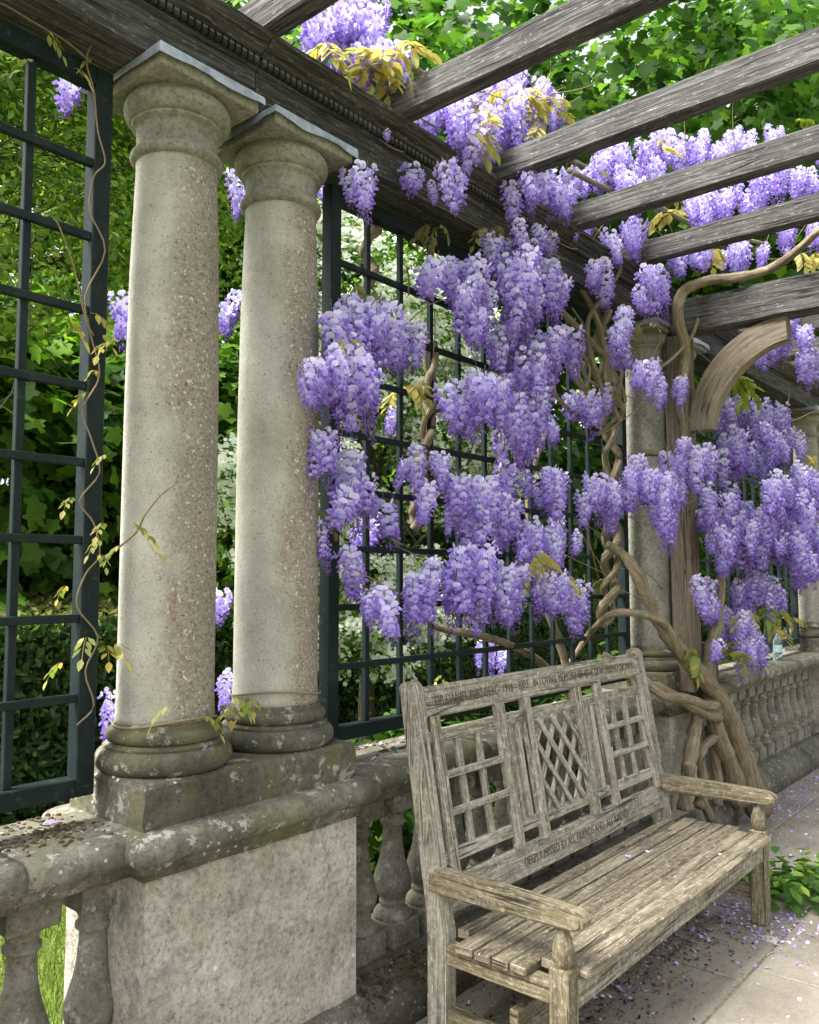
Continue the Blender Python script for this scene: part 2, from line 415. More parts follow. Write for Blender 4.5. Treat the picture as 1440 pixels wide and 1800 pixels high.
# ================================================================== stonework
YC = 2.37
PAIRS = [1.805, 5.42, 9.08]
DIE = .43
def moulded_rect(x0, x1, y0, y1, prof, step=.12, jit=.002, smooth=False):
    """rings of a rectangle offset outwards by prof [(off, z)], capped"""
    mb = MB(); base = []
    for a, b in (((x0, y0), (x1, y0)), ((x1, y0), (x1, y1)), ((x1, y1), (x0, y1)), ((x0, y1), (x0, y0))):
        n = max(1, int(math.dist(a, b)/step))
        for i in range(n):
            t = i/n
            base.append((a[0]+(b[0]-a[0])*t, a[1]+(b[1]-a[1])*t, i == 0, a, b))
    cx, cy = (x0+x1)/2, (y0+y1)/2; N = len(base); v = []
    for off, z in prof:
        for (x, y, corner, a, b) in base:
            ox = -1 if abs(x-x0) < 1e-6 else (1 if abs(x-x1) < 1e-6 else 0)
            oy = -1 if abs(y-y0) < 1e-6 else (1 if abs(y-y1) < 1e-6 else 0)
            k = .93 if (ox and oy and off > .02) else 1.0
            v.append((x+ox*off*k+random.uniform(-jit, jit), y+oy*off*k+random.uniform(-jit, jit), z+random.uniform(-jit, jit)))
    f = []
    for i in range(len(prof)-1):
        for k in range(N):
            k2 = (k+1) % N
            f.append((i*N+k, i*N+k2, (i+1)*N+k2, (i+1)*N+k))
    mb.add(v, f+[tuple(range(N-1, -1, -1)), tuple((len(prof)-1)*N+k for k in range(N))], smooth=smooth); return mb
COPE = [(0, .835), (.014, .836), (.014, .852), (.022, .856), (.03, .872), (.034, .884), (.05, .887), (.06, .895), (.066, .908), (.067, .924), (.062, .942), (.05, .957), (.03, .966), (.0, .969)]
PLIN = [(.075, -.02), (.075, .10), (.07, .118), (.05, .135), (.035, .165), (.03, .19), (.012, .2), (0, .215)]
ped_labels = ['pale weathered pedestal in the stone balustrade carrying the two nearest columns behind the bench end',
              'lichened stone pedestal half hidden by the wisteria trunk at the far end of the bench',
              'dark stone pedestal at the far end of the balustrade beyond the water bottle']
for i, mx in enumerate(PAIRS):
    e = empty('stone_pedestal', (mx, YC, 0), ped_labels[i], 'pedestal', 'pedestals under the column pairs')
    x0, x1, y0, y1 = mx-DIE, mx+DIE, 2.15, 2.59
    moulded_rect(x0, x1, y0, y1, PLIN, .08, .0025, True).obj('plinth', M['wallbase'], e, True)
    moulded_rect(x0, x1, y0, y1, [(0, .2), (0, .5), (0, .84)], .2, .0012).obj('die', M['die'], e, True)
    moulded_rect(x0, x1, y0, y1, COPE, .05, .0016, True).obj('coping', M['coping'], e, True)
    b = moulded_rect(x0-.004, x1+.004, 2.16, 2.58, [(0, .962), (.0, 1.0), (.0, 1.05), (-.001, 1.083), (-.012, 1.095)], .1, .0025).obj('column_block', M['block'], e, True)
# a line of pale mortar under the near block
# balustrades
BAL = [(.062, .29), (.078, .296), (.080, .312), (.072, .326), (.056, .338), (.05, .347), (.055, .352), (.055, .364), (.05, .368), (.06, .385), (.073, .405), (.079, .43), (.078, .455), (.068, .485), (.054, .53), (.045, .58), (.0405, .63), (.0395, .66), (.043, .663), (.052, .67), (.052, .682), (.044, .688), (.043, .70), (.05, .715), (.062, .733), (.07, .74)]
bal_mb = lathe(BAL, 20)
bal_mesh = bal_mb.mesh('vase', M['baluster'])
blk_lo = box_mesh('base_block', (.165, .165, .095), M['baluster'], 2, .006, .002)
blk_hi = box_mesh('top_block', (.15, .15, .105), M['baluster'], 2, .006, .002)
bal_labels = ['stone balustrade running out of sight beside the sunlit lawn, with moss on its coping',
              'stone balustrade behind the wooden bench between the first two pedestals',
              'stone balustrade with a row of vase balusters and the water bottle on it']
spans = [(-2.2, PAIRS[0]-DIE), (PAIRS[0]+DIE, PAIRS[1]-DIE), (PAIRS[1]+DIE, PAIRS[2]-DIE)]
baluster_bays = []
for i, (xa, xb) in enumerate(spans):
    e = empty('stone_balustrade', ((xa+xb)/2, YC, 0), bal_labels[i], 'balustrade', 'balustrades between pedestals')
    fp = [(-.20, .835), (-.19, .835)]
    half = [(.145, .833), (.16, .836), (.165, .85), (.175, .857), (.18, .872), (.2, .885), (.21, .893), (.216, .908), (.217, .924), (.212, .942), (.198, .957), (.18, .964), (.09, .966)]
    prof = [(YC-a, z) for a, z in half]+[(YC+a, z) for a, z in half[::-1]]
    cuts = [xa-.03] if i else [xa]
    joints = {0: [1.04], 1: [3.1, 4.1], 2: [6.7, 7.7]}[i]
    ends = [xa+(.0 if i else 0)]+joints+[xb]
    for a, b in zip(ends[:-1], ends[1:]):
        aa = a-(.06 if a == xa and i else -.002); bb = b+(.06 if b == xb else -.002)
        extrude(prof, frange(aa, bb, .05), jit=.002, smooth=True).obj('coping_stone', M['coping'], e, True)
    # base course with a weathered slope
    bp = [(2.13, -.03), (2.13, .085), (2.135, .11), (2.15, .125), (2.19, .16), (2.235, .195), (2.26, .203), (2.48, .203), (2.5, .195), (2.59, .12), (2.6, -.03)]
    extrude(bp, frange(xa-.01, xb+.01, .08), jit=.003, smooth=True).obj('base_course', M['wallbase'], e, True)
    n = max(2, round((xb-xa-.06)/.212)); st = .212
    xs = [xb-.03-st*k for k in range(9)] if i == 0 else [xa+.03+(xb-xa-.06)*k/n for k in range(n+1)]
    for x in xs:
        b = put('baluster', bal_mesh, e, (x-e.location.x, 0, 0))
        b.rotation_euler.z = random.uniform(0, 6)
        r1 = put('base_block', blk_lo, b, (0, 0, .249)); r2 = put('top_block', blk_hi, b, (0, 0, .785))
        for r in (r1, r2): r.rotation_euler.z = -b.rotation_euler.z
# columns
base_prof = [(.17, 1.09)]+arc(.175, 1.1295, .0385, -85, 75, 10)+[(.19, 1.172), (.181, 1.177), (.176, 1.182)]+arc(.162, 1.2035, .0215, -85, 80, 8)+[(.164, 1.228), (.163, 1.242), (.158, 1.244)]
shaft_prof = [(.157, 1.235), (.1545, 1.26), (.1525, 1.32), (.152, 1.5), (.1515, 1.9), (.1495, 2.3), (.144, 2.7), (.136, 2.95), (.1325, 3.05), (.135, 3.066)]
sp2 = []
for (r0, z0), (r1, z1) in zip(shaft_prof[:-1], shaft_prof[1:]):
    k = max(1, int((z1-z0)/.15))
    sp2 += [(r0+(r1-r0)*j/k, z0+(z1-z0)*j/k) for j in range(k)]
sp2.append(shaft_prof[-1])
cap_prof = [(.13, 3.06)]+arc(.134, 3.085, .0195, -80, 80, 8)+[(.1335, 3.108), (.1335, 3.17), (.137, 3.185), (.15, 3.189), (.151, 3.2), (.147, 3.203)]+arc(.13, 3.246, .047, -65, 40, 8)+[(.165, 3.282)]
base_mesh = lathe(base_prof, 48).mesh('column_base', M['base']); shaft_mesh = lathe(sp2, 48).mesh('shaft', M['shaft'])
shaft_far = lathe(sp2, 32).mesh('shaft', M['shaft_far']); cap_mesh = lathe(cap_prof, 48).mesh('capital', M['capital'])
aba_mesh = box_mesh('abacus', (.385, .385, .054), M['capital'], 0, .004, .001)
def lead_mesh():
    mb = MB(); n = 14; v = []; f = []; h = .203
    ring = []
    for s in range(4):
        for k in range(n):
            t = -1+2*k/n; ring.append([(t, -1), (1, t), (-t, 1), (-1, -t)][s])
    N = len(ring)
    for off, z in ((h-.004, .002), (h+.001, -.002), (h+.004, -.014), (h+.004, -.034)):
        for (a, b) in ring:
            lip = .006*math.sin(a*5+b*3.1)+random.uniform(-.002, .002) if z < -.01 else random.uniform(-.0006, .0006)
            v.append((a*off+ (lip*.3), b*off+(lip*.3), z+lip*(1 if z < -.02 else .2)))
    for i in range(3):
        for k in range(N): f.append((i*N+k, (i+1)*N+k, (i+1)*N+(k+1) % N, i*N+(k+1) % N))
    f.append(tuple(range(N))); mb.add(v, f); return mb.mesh('lead_flashing', M['lead'])
lead = lead_mesh()
CX = [PAIRS[0]-.23, PAIRS[0]+.23, PAIRS[1]-.23, PAIRS[1]+.23, PAIRS[2]-.23, PAIRS[2]+.23]
col_labels = ['stone column next to the green trellis gate post and sunlit hedge, pale on one side',
              'stone column of the near pair with purple racemes hanging across its edge',
              'grey stone column with a thick wisteria limb crossing it beside the timber post',
              'grey stone column hidden behind the timber post and curved brace',
              'stone column at the far end beside the last trellis panel',
              'stone column behind the far end column of the last pair']
for i, x in enumerate(CX):
    e = empty('stone_column', (x, YC, 1.09), col_labels[i], 'column', 'paired columns of the pergola')
    put('column_base', base_mesh, e, (0, 0, -1.09)).rotation_euler.z = i
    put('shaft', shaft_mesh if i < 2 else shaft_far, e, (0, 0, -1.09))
    c = put('capital', cap_mesh, e, (0, 0, -1.09)); put('abacus', aba_mesh, c, (0, 0, 3.307))
    put('lead_flashing', lead, e, (0, 0, 3.339-1.09)).rotation_euler.z = math.pi/2*(i % 2)*2

# ================================================================== pergola timbers
FY = 2.25
prof = [(FY, 3.342), (FY, 3.474), (FY-.004, 3.475), (FY-.012, 3.479), (FY-.014, 3.484), (FY-.010, 3.489), (FY-.008, 3.491), (FY-.008, 3.522), (FY-.034, 3.525), (FY-.04, 3.531), (FY-.045, 3.536), (FY-.06, 3.541), (FY-.075, 3.552), (FY-.082, 3.56), (FY-.094, 3.563), (FY-.096, 3.580)]
prof = prof+[(2*YC-y, z) for y, z in prof[::-1]]
bt = [('dark oak beam of the pergola over the nearest pair of columns, ending at the joint', -2.2, PAIRS[0]),
      ('long dark oak beam with dentil moulding above the wisteria trellis and bench', PAIRS[0]+.004, PAIRS[1]),
      ('far oak beam of the pergola seen beyond the curved brace', PAIRS[1]+.004, PAIRS[2]),
      ('last oak beam of the pergola past the far column', PAIRS[2]+.004, 12.7)]
dent = box_mesh('dentil', (.0205, .022, .0315), M['oak'], 0, .0015)
for i, (lab, xa, xb) in enumerate(bt):
    e = empty('pergola_beam', ((xa+xb)/2, YC, 3.342), lab, 'beam', 'beams along the columns')
    extrude(prof, frange(xa, xb, .1), jit=.0018).obj('moulded_timber', M['oak'], e, True)
    if i < 2:
        x = max(xa, .55)+.016
        while x < xb-.012:
            o = put('dentil', dent, e, (x-e.location.x, FY-.019-YC, 3.5065-3.342)); x += .0272
    else:
        mb = MB(); x = xa+.016
        while x < xb-.012:
            a, b, y0, y1, z0, z1 = x-.010, x+.010, FY-.03, FY-.005, 3.491, 3.522
            mb.add([(a, y0, z0), (b, y0, z0), (b, y1, z0), (a, y1, z0), (a, y0, z1), (b, y0, z1), (b, y1, z1), (a, y1, z1)], [(0, 3, 2, 1), (4, 5, 6, 7), (0, 1, 5, 4), (1, 2, 6, 5), (2, 3, 7, 6), (3, 0, 4, 7)]); x += .0272
        tag(mb.obj('dentil_row', M['oak'], e, True), kind='stuff')
    # iron fixing loops on the fascia above the capitals
    for cx in CX:
        if xa < cx < xb and cx < 3:
            mb = MB(); r = .017
            pts = [(cx-r+.02, FY-.006, 3.345), (cx-r+.02, FY-.012, 3.37), (cx+.02, FY-.014, 3.386), (cx+r+.02, FY-.012, 3.37), (cx+r+.02, FY-.006, 3.345)]
            tube(mb, pts, [.0055]*5, 6, 4); mb.obj('iron_loop', M['iron'], e, True)
raf = [1.763, 2.481, 3.20, 3.92, 4.64, 6.07, 6.79, 7.51, 8.23, 8.95, 9.67]
raf_lab = ['weathered oak rafter above the nearest columns', 'oak rafter just past the nearest columns with wisteria tufts under it', 'oak rafter flecked with pale lichen, third in from the nearest columns',
           'oak rafter fourth in, with yellow leaves hanging over it', 'oak rafter next to the tie beam with a bent vine under it', 'oak rafter just beyond the tie beam, smothered in wisteria']
for i, x in enumerate(raf):
    a = random.uniform(-.004, .004)
    o = box('rafter', (x, x+.08), (-1.9, 2.62), (3.578, 3.708), M['oak'], None, 1, .006, .003, 14)
    tag(o, raf_lab[i] if i < 6 else 'oak rafter behind hanging wisteria, %s after the tie beam' % ['second', 'third', 'fourth', 'fifth', 'sixth'][i-6], 'rafter', 'rafters across the pergola')
# timber post, tie beam and curved brace
o = box('timber_post', (5.165, 5.31), (2.065, 2.195), (.966, 3.25), M['oak_pale'], None, 2, .008, .002, 8)
tag(o, 'square timber post standing in front of the grey column, holding the tie beam', 'post')
o = box('tie_beam', (5.16, 5.315), (-1.9, 2.165), (3.25, 3.47), M['oak'], None, 1, .01, .003, 14)
tag(o, 'heavy oak tie beam across the path on the timber post', 'beam')
mb = MB(); v = []; f = []; uv = []; N = 16
for k in range(N+1):
    t = k/N; a = t*math.pi/2*.98
    cy, cz = 1.44, 2.62; ro_y, ro_z = .63, .64
    y_o, z_o = cy+ro_y*math.cos(a), cz+ro_z*math.sin(a)
    th = .15+.03*math.sin(math.pi*t)
    y_i, z_i = cy+(ro_y-th)*math.cos(a), cz+(ro_z-th)*math.sin(a)
    for (y, z) in ((y_o, z_o), (y_i, z_i)):
        for x in (5.195, 5.285): v.append((x, y, z))
for k in range(N):
    b = 4*k
    for q in ((0, 1, 5, 4), (2, 6, 7, 3), (0, 4, 6, 2), (1, 3, 7, 5)):
        f.append(tuple(b+j for j in q)); uv.append([((k+(1 if j > 3 else 0))*.06, (j % 4)*.05) for j in q])
f += [(0, 2, 3, 1), (4*N, 4*N+1, 4*N+3, 4*N+2)]; uv += [[(0, 0), (0, .1), (.1, .1), (.1, 0)]]*2
mb.add(v, f, uv); o = mb.obj('curved_brace', M['oak_pale']); tag(o, 'curved timber brace between the post and the tie beam', 'brace')

# ================================================================== green steel trellis panels
def trellis(xa, xb, label, y=2.40, vx=None):
    e = empty('trellis_panel', ((xa+xb)/2, y, 1.05), label, 'trellis', 'green trellis panels between the columns')
    G = M['green']; z0, z1 = 1.045, 3.30; bar = .0125
    for (a, b) in ((xa, xa+.058), (xb-.058, xb)): box('frame_post', (a, b), (y-.018, y+.04), (z0, z1), G, e, 2, .003)
    box('frame_rail', (xa+.058, xb-.058), (y-.018, y+.04), (z0, z0+.055), G, e, 0, .003)
    box('frame_rail', (xa+.058, xb-.058), (y-.018, y+.04), (z1-.06, z1), G, e, 0, .003)
    n = max(1, round((xb-xa-.1)/.205)); xs = [xa+.03+(xb-xa-.06)*k/n for k in range(1, n)]
    for x in (vx or xs): box('bar', (x-bar, x+bar), (y+.004, y+.026), (z0+.055, z1-.06), G, e, 2, .002)
    for k in range(1, 9):
        z = 1.098+.2362*k
        box('bar', (xa+.058, xb-.058), (y-.012, y+.010), (z-bar, z+bar), G, e, 0, .002)
    return e
trellis(-1.3, 1.342, 'green steel trellis panel beside the sunlit lawn with a thin young vine climbing its post', 2.40, [1.093-.205*k for k in range(0, 11)])
trellis(2.315, 4.96, 'green steel trellis panel covered by purple wisteria behind the bench')
trellis(5.92, 8.58, 'green steel trellis panel beyond the timber post behind the water bottle')

# ================================================================== bench
def side_board(name, prof, xa, xb, mat, parent, bev):
    """board cut to a side profile [(y, z)] between xa and xb, bevelled, grain along its longer side"""
    bm = bmesh.new()
    lo = [bm.verts.new((xa, y, z)) for y, z in prof]; hi = [bm.verts.new((xb, y, z)) for y, z in prof]; n = len(prof)
    bm.faces.new(lo); bm.faces.new(hi[::-1])
    for k in range(n): bm.faces.new((lo[k], hi[k], hi[(k+1) % n], lo[(k+1) % n]))
    bmesh.ops.recalc_face_normals(bm, faces=bm.faces)
    ed = [q for q in bm.edges if abs(q.verts[0].co.x-q.verts[1].co.x) < 1e-6]
    bmesh.ops.bevel(bm, geom=ed, offset=bev, segments=2, affect='EDGES', clamp_overlap=True)
    uvl = bm.loops.layers.uv.new('UVMap'); o1 = random.uniform(0, 9)
    ys = [p[0] for p in prof]; zs = [p[1] for p in prof]; vert = max(zs)-min(zs) > max(ys)-min(ys)
    bm.normal_update()
    for f in bm.faces:
        side = abs(f.normal.x) > .6
        for l in f.loops:
            p = l.vert.co; g, q = (p.z, p.y) if vert else (p.y, p.z)
            l[uvl].uv = (g+o1, (q if side else p.x+.5)+o1)
    m = bpy.data.meshes.new(name); bm.to_mesh(m); bm.free(); m.materials.append(mat)
    return world_child(put(name, m, parent))
def bench():
    e = empty('park_bench', (3.41, 1.7, 0), 'weathered grey wooden memorial bench with latticed high back and carved lettering', 'bench')
    W, S, D = M['bench'], M['bench_seat'], M['bench_dark']
    XL, XR = (2.415, 2.485), (4.32, 4.39)
    for (a, b) in (XL, XR):
        box('front_leg', (a, b), (1.395, 1.468), (0, .445), D, e, 2, .005)
        # back post: upright below the seat, raked above it, rounded top; one piece
        pr_ = [(1.888, 0), (1.888, .43), (1.905, .52), (2.040, 1.272), (2.048, 1.288), (2.062, 1.297), (2.082, 1.298), (2.1, 1.29), (2.108, 1.276), (2.106, 1.262), (1.985, .54), (1.972, .43), (1.972, 0)]
        side_board('back_post', pr_, a, b, W, e, .006)
        # arm: thick board, tapered below, with a rounded nose, on a turned baluster
        pa_ = [(1.965, .638), (1.7, .641), (1.5, .639), (1.40, .636), (1.37, .631), (1.352, .621), (1.343, .607), (1.345, .592), (1.357, .580), (1.38, .574), (1.5, .570), (1.7, .562), (1.97, .556)]
        side_board('armrest', pa_, a-.003, b+.003, D, e, .009)
        bb = lathe([(.024, .44), (.027, .447), (.034, .46), (.037, .482), (.035, .505), (.028, .53), (.021, .552), (.019, .565), (.021, .582)], 20).obj('arm_baluster', M['bench_dark'], e)
        bb.location = ((a+b)/2-3.41, 1.431-1.7, 0)
        box('side_rail', (a+.008, b-.008), (1.468, 1.89), (.325, .392), D, e, 1, .003)
        box('side_stretcher', (a+.014, b-.014), (1.468, 1.89), (.11, .17), D, e, 1, .003)
    box('seat_apron', (2.485, 4.32), (1.402, 1.432), (.305, .402), W, e, 0, .003)
    box('back_apron', (2.485, 4.32), (1.9, 1.93), (.31, .395), D, e, 0, .003)
    box('long_stretcher', (2.47, 4.335), (1.62, 1.655), (.095, .235), D, e, 0, .003)
    # seat slats
    ys = [1.356, 1.462, 1.54, 1.612, 1.684, 1.757, 1.838, 1.895]
    zt = [.436, .431, .424, .419, .418, .421, .428]
    for k in range(7):
        xa, xb = (2.488, 4.317) if k == 0 else (2.398, 4.41)
        if k == 6: xa, xb = 2.488, 4.317
        if k in (1,): xa, xb = 2.404+.082, 4.404-.085
        a, b = ys[k]+.0042, ys[k+1]-.0042
        sl_ = box('seat_slat', (xa+random.uniform(-.003, .003), xb+random.uniform(-.003, .003)), (a, b), (zt[k]-.032, zt[k]), S, e, 0, .009 if k == 0 else .005, .0012, 6)
        sl_.rotation_euler.x = [.03, .06, .04, .01, -.02, -.06, -.1][k]
    # raked back panel, local frame: x along, z up the slope from z=.44
    ang = math.atan2(.15, .83)
    def bk(name, x, v, dpt, th, mat=W, axis=0, rot=0, parent=None, bev=.003):
        o = put(name, box_mesh(name, (x[1]-x[0], th, v[1]-v[0]), mat, axis, bev, .0006), e)
        c = Vector(((x[0]+x[1])/2, 0, (v[0]+v[1])/2-.44)); R = Matrix.Rotation(-ang, 4, 'X')
        p = R @ Vector((c.x, dpt, c.z)); p += Vector((0, 1.885, .44))
        o.location = p-Vector((3.41, 1.7, 0)); o.rotation_euler = (R @ Matrix.Rotation(rot, 4, 'Y')).to_euler(); return o
    xi, xo = 2.483, 4.322
    tr = bk('top_rail', (xi-.003, xo+.003), (1.172, 1.292), .024, .036, bev=.008)
    bk('upper_rail', (xi, xo), (1.077, 1.122), .026, .024)
    bk('lower_rail', (xi, xo), (.645, .692), .026, .024)
    br = bk('bottom_rail', (xi, xo), (.478, .598), .026, .03, bev=.005)
    for (a, b) in ((2.505, 2.55), (2.935, 2.985), (3.135, 3.187), (3.58, 3.64), (3.79, 3.842), (4.255, 4.303)):
        bk('upright', (a, b), (.592, 1.178), .012, .034, axis=2)
    def grid(x0, x1, vx):
        for x in vx: bk('grid_slat', (x-.017, x+.017), (.69, 1.08), .024, .018, axis=2)
        for v in (.955, .82): bk('grid_slat', (x0, x1), (v-.014, v+.014), .010, .016, axis=0)
    grid(2.548, 2.938, (2.667, 2.803)); grid(3.84, 4.258, (3.965, 4.103))
    for x in (3.032, 3.087): bk('back_slat', (x-.016, x+.016), (.69, 1.08), .022, .018, axis=2)
    for x in (3.69, 3.742): bk('back_slat', (x-.016, x+.016), (.69, 1.08), .022, .018, axis=2)
    x0, x1, v0, v1 = 3.185, 3.582, .69, 1.078
    for sgn, dep in ((-1, .008), (1, .022)):
        for off in [-.46+.115*j for j in range(9)]:
            # strip through (cx+off, cv), slope sgn*1.35
            cx, cv, sl_ = (x0+x1)/2+off, (v0+v1)/2, sgn*1.35
            ts = []
            tx = sorted(((x0-cx), (x1-cx))); tv = sorted(((v0-cv)/sl_, (v1-cv)/sl_))
            ta, tb = max(tx[0], tv[0]), min(tx[1], tv[1])
            if tb-ta < .05: continue
            L = (tb-ta)*math.hypot(1, sl_)+.008; mx_, mv = cx+(ta+tb)/2, cv+sl_*(ta+tb)/2
            bk('lattice_strip', (mx_-L/2, mx_+L/2), (mv-.0135, mv+.0135), dep, .012, axis=0, rot=-math.atan(sl_))
    # carved lettering
    def text(s_, size, u0, width, v, parent):
        cu = bpy.data.curves.new('lettering', 'FONT'); cu.body = s_; cu.size = size; cu.extrude = .0012; cu.offset = -.0005; cu.space_character = 1.05
        to = bpy.data.objects.new('lettering_tmp', cu); COL.objects.link(to)
        dg = bpy.context.evaluated_depsgraph_get(); m = bpy.data.meshes.new_from_object(to.evaluated_get(dg))
        bpy.data.objects.remove(to); m.materials.clear(); m.materials.append(M['letter'])
        xs = [w.co.x for w in m.vertices]; k = width/(max(xs)-min(xs)); 
        for w in m.vertices: w.co.x = (w.co.x-min(xs))*k
        o = put('lettering', m, parent); o['kind'] = 'stuff'; o.rotation_euler = (math.pi/2, 0, 0)
        o.location = (u0, -(.018 if parent is tr else .015)-.0002, v); return o
    pcx = (xi+xo)/2
    text('DR DANIEL FURNBERG  1916 - 2003   IN LOVING MEMORY OF OUR DEAR FRIEND DR MAX', .052, 2.545-pcx, 1.70, -.016, tr)
    text('DEEPLY MISSED BY ALL FRIENDS AND  ALL ARIEND', .05, 2.98-pcx, .93, -.02, br)
    return e
bench()

# ================================================================== foliage tools
def fan(perim, centre=(0, 0, 0)):
    V = [centre]+[(x, y, -.18*(x*x+y*y)+.10*abs(x)) for x, y in perim]; n = len(perim)
    return np.array(V), np.array([(0, 1+k, 1+(k+1) % n) for k in range(n)])
_h = [(.0, -.28), (.3, -.42), (.47, -.3), (.42, -.1), (.66, .16), (.56, .3), (.33, .28), (.24, .5), (.0, .76)]
MAPLE = fan(_h+[(-x, y) for x, y in _h[-2:0:-1]])
OVATE = (np.array([(0, -.5, 0), (.26, -.1, .05), (.17, .28, .02), (0, .55, -.06), (-.17, .28, .02), (-.26, -.1, .05)]), np.array([(0, 1, 2), (0, 2, 3), (0, 3, 4), (0, 4, 5)]))
BLADE = (np.array([(-.03, 0, 0), (.03, 0, 0), (0, 1, .15)]), np.array([(0, 1, 2)]))
FLOWER = (np.array([(0, 0, .12)]+[(.5*math.cos(a), .5*math.sin(a), 0) for a in np.arange(5)*2*math.pi/5]), np.array([(0, 1+k, 1+(k+1) % 5) for k in range(5)]))
def unit(a): return a/(np.linalg.norm(a, axis=-1, keepdims=True)+1e-9)
def scatter(tmpl, P, N, S, C, updir=None):
    """one leaf of template at each point: normal N, size S, colour C"""
    V, Fc = tmpl; n = len(P); N = unit(N)
    A = unit(np.cross(N, rng.normal(size=(n, 3)) if updir is None else updir)); B = np.cross(N, A)
    W = P[:, None, :]+S[:, None, None]*(V[None, :, 0:1]*A[:, None, :]+V[None, :, 1:2]*B[:, None, :]+V[None, :, 2:3]*N[:, None, :])
    Fa = (Fc[None]+(np.arange(n)*len(V))[:, None, None]).reshape(-1, 3)
    return W.reshape(-1, 3), Fa, np.repeat(C, len(V), axis=0)
def join(parts):
    Vs, Fs, Cs, b = [], [], [], 0
    for V, Fa, C in parts: Vs.append(V); Fs.append(Fa+b); Cs.append(C); b += len(V)
    return np.concatenate(Vs), np.concatenate(Fs), np.concatenate(Cs)
def in_view(P, m=450):
    d = P-EYE; w = d@FW; px = 720+F_PX*(d@RI)/w; py = 900-F_PX*(d@UP)/w
    return (w > .2) & (px > -m) & (px < 1440+m) & (py > -m) & (py < 1800+m)
def palette(n, cols, wts=None, var=.22):
    cols = np.array(cols); i = rng.choice(len(cols), n, p=wts); return cols[i]*rng.uniform(1-var, 1+var, (n, 1))
def clumps(ells, n_clump, per, rc, shell=.45):
    """leaf positions and outward directions in clumps spread through ellipsoids"""
    vol = np.array([r[0]*r[1]*r[2] for c, r in ells]); k = rng.choice(len(ells), n_clump, p=vol/vol.sum())
    C = np.array([e[0] for e in ells])[k]; R = np.array([e[1] for e in ells])[k]
    d = unit(rng.normal(size=(n_clump, 3))); rad = rng.uniform(shell, 1, (n_clump, 1))**.7
    cc = C+d*rad*R; keep = in_view(cc); cc, d = cc[keep], d[keep]
    q = rng.normal(size=(len(cc), per, 3))*rc*np.array([1, 1, .55])
    P = (cc[:, None]+q).reshape(-1, 3); out = (d[:, None]*.5+unit(q)*.5).reshape(-1, 3)
    return P, out, np.repeat(np.arange(len(cc)), per), cc
BRIGHT = [(.16, .30, .035), (.12, .24, .03), (.075, .165, .024), (.22, .36, .05)]
MIDG = [(.07, .155, .024), (.045, .11, .018), (.10, .19, .03), (.03, .08, .014)]
DARKG = [(.03, .075, .014), (.045, .105, .02), (.02, .055, .011), (.07, .14, .025)]
def plant(name, label, cat, base, ells, n_clump, per, rc, size, tmpl, cols, trunk_r=.12, group=None, shell=.45, wts=None, limbs=14, up=.6, crown='crown', blossoms=None):
    e = empty(name, (base[0], base[1], -.03), label, cat, group)
    P, out, ci, cc = clumps(ells, n_clump, per, rc, shell)
    n = len(P); N = out*.7+np.array([0, 0, up])+rng.normal(size=(n, 3))*.35
    C = palette(n, cols, wts)*rng.uniform(.75, 1.25, (len(cc), 1))[ci]
    S = size*rng.uniform(.65, 1.3, n)
    V, Fa, Cv = scatter(tmpl, P, N, S, C)
    o = put(crown, np_mesh(crown, V, Fa, M['leaf'], Cv), e); world_child(o)
    if trunk_r:
        mb = MB(); top = np.mean([c for c, r in ells], axis=0); zt = max(c[2]+r[2]*.4 for c, r in ells)
        b = np.array([base[0], base[1], -.1]); lean = np.array([(top[0]-b[0])*.6, (top[1]-b[1])*.6, 0])
        ctrl = [b, b+lean*.1+[.03, .02, zt*.3], b+lean*.5+[-.04, .05, zt*.65], b+lean+[0, 0, zt]]
        tube(mb, ctrl, [trunk_r*1.25, trunk_r, trunk_r*.7, trunk_r*.25], 9, 6, .05)
        to = mb.obj('trunk', M['tbark'], e, True)
        Q = spline(ctrl, 6)
        lm = MB()
        idx = rng.choice(len(cc), min(limbs, len(cc)), replace=False)
        for j in idx:
            s0 = Q[int(len(Q)*random.uniform(.35, .9))]; t0 = cc[j]; mid = (s0+t0)/2+rng.normal(size=3)*.15*np.linalg.norm(t0-s0)*.6
            tube(lm, [s0, mid, t0], [trunk_r*.32, trunk_r*.2, trunk_r*.06], 5, 5)
        if limbs: tag(lm.obj('limbs', M['tbark'], e, True), kind='stuff')
    if blossoms:
        k, bs, bc = blossoms
        ii = rng.choice(len(cc), min(k, len(cc)), replace=False)
        Pb = (cc[ii][:, None]+np.array([-.08, -.14, .04])+rng.normal(size=(len(ii), 40, 3))*np.array([.055, .055, .035])).reshape(-1, 3)
        nb = len(Pb); Nb = unit(rng.normal(size=(nb, 3)))*.6+np.array([-.35, -.6, .5])
        Vb, Fb, Cb = scatter(FLOWER, Pb, Nb, bs*rng.uniform(.7, 1.3, nb), palette(nb, bc, None, .08))
        tag(world_child(put('blossom', np_mesh('blossom', Vb, Fb, M['leaf'], Cb), e)), kind='stuff')
    return e

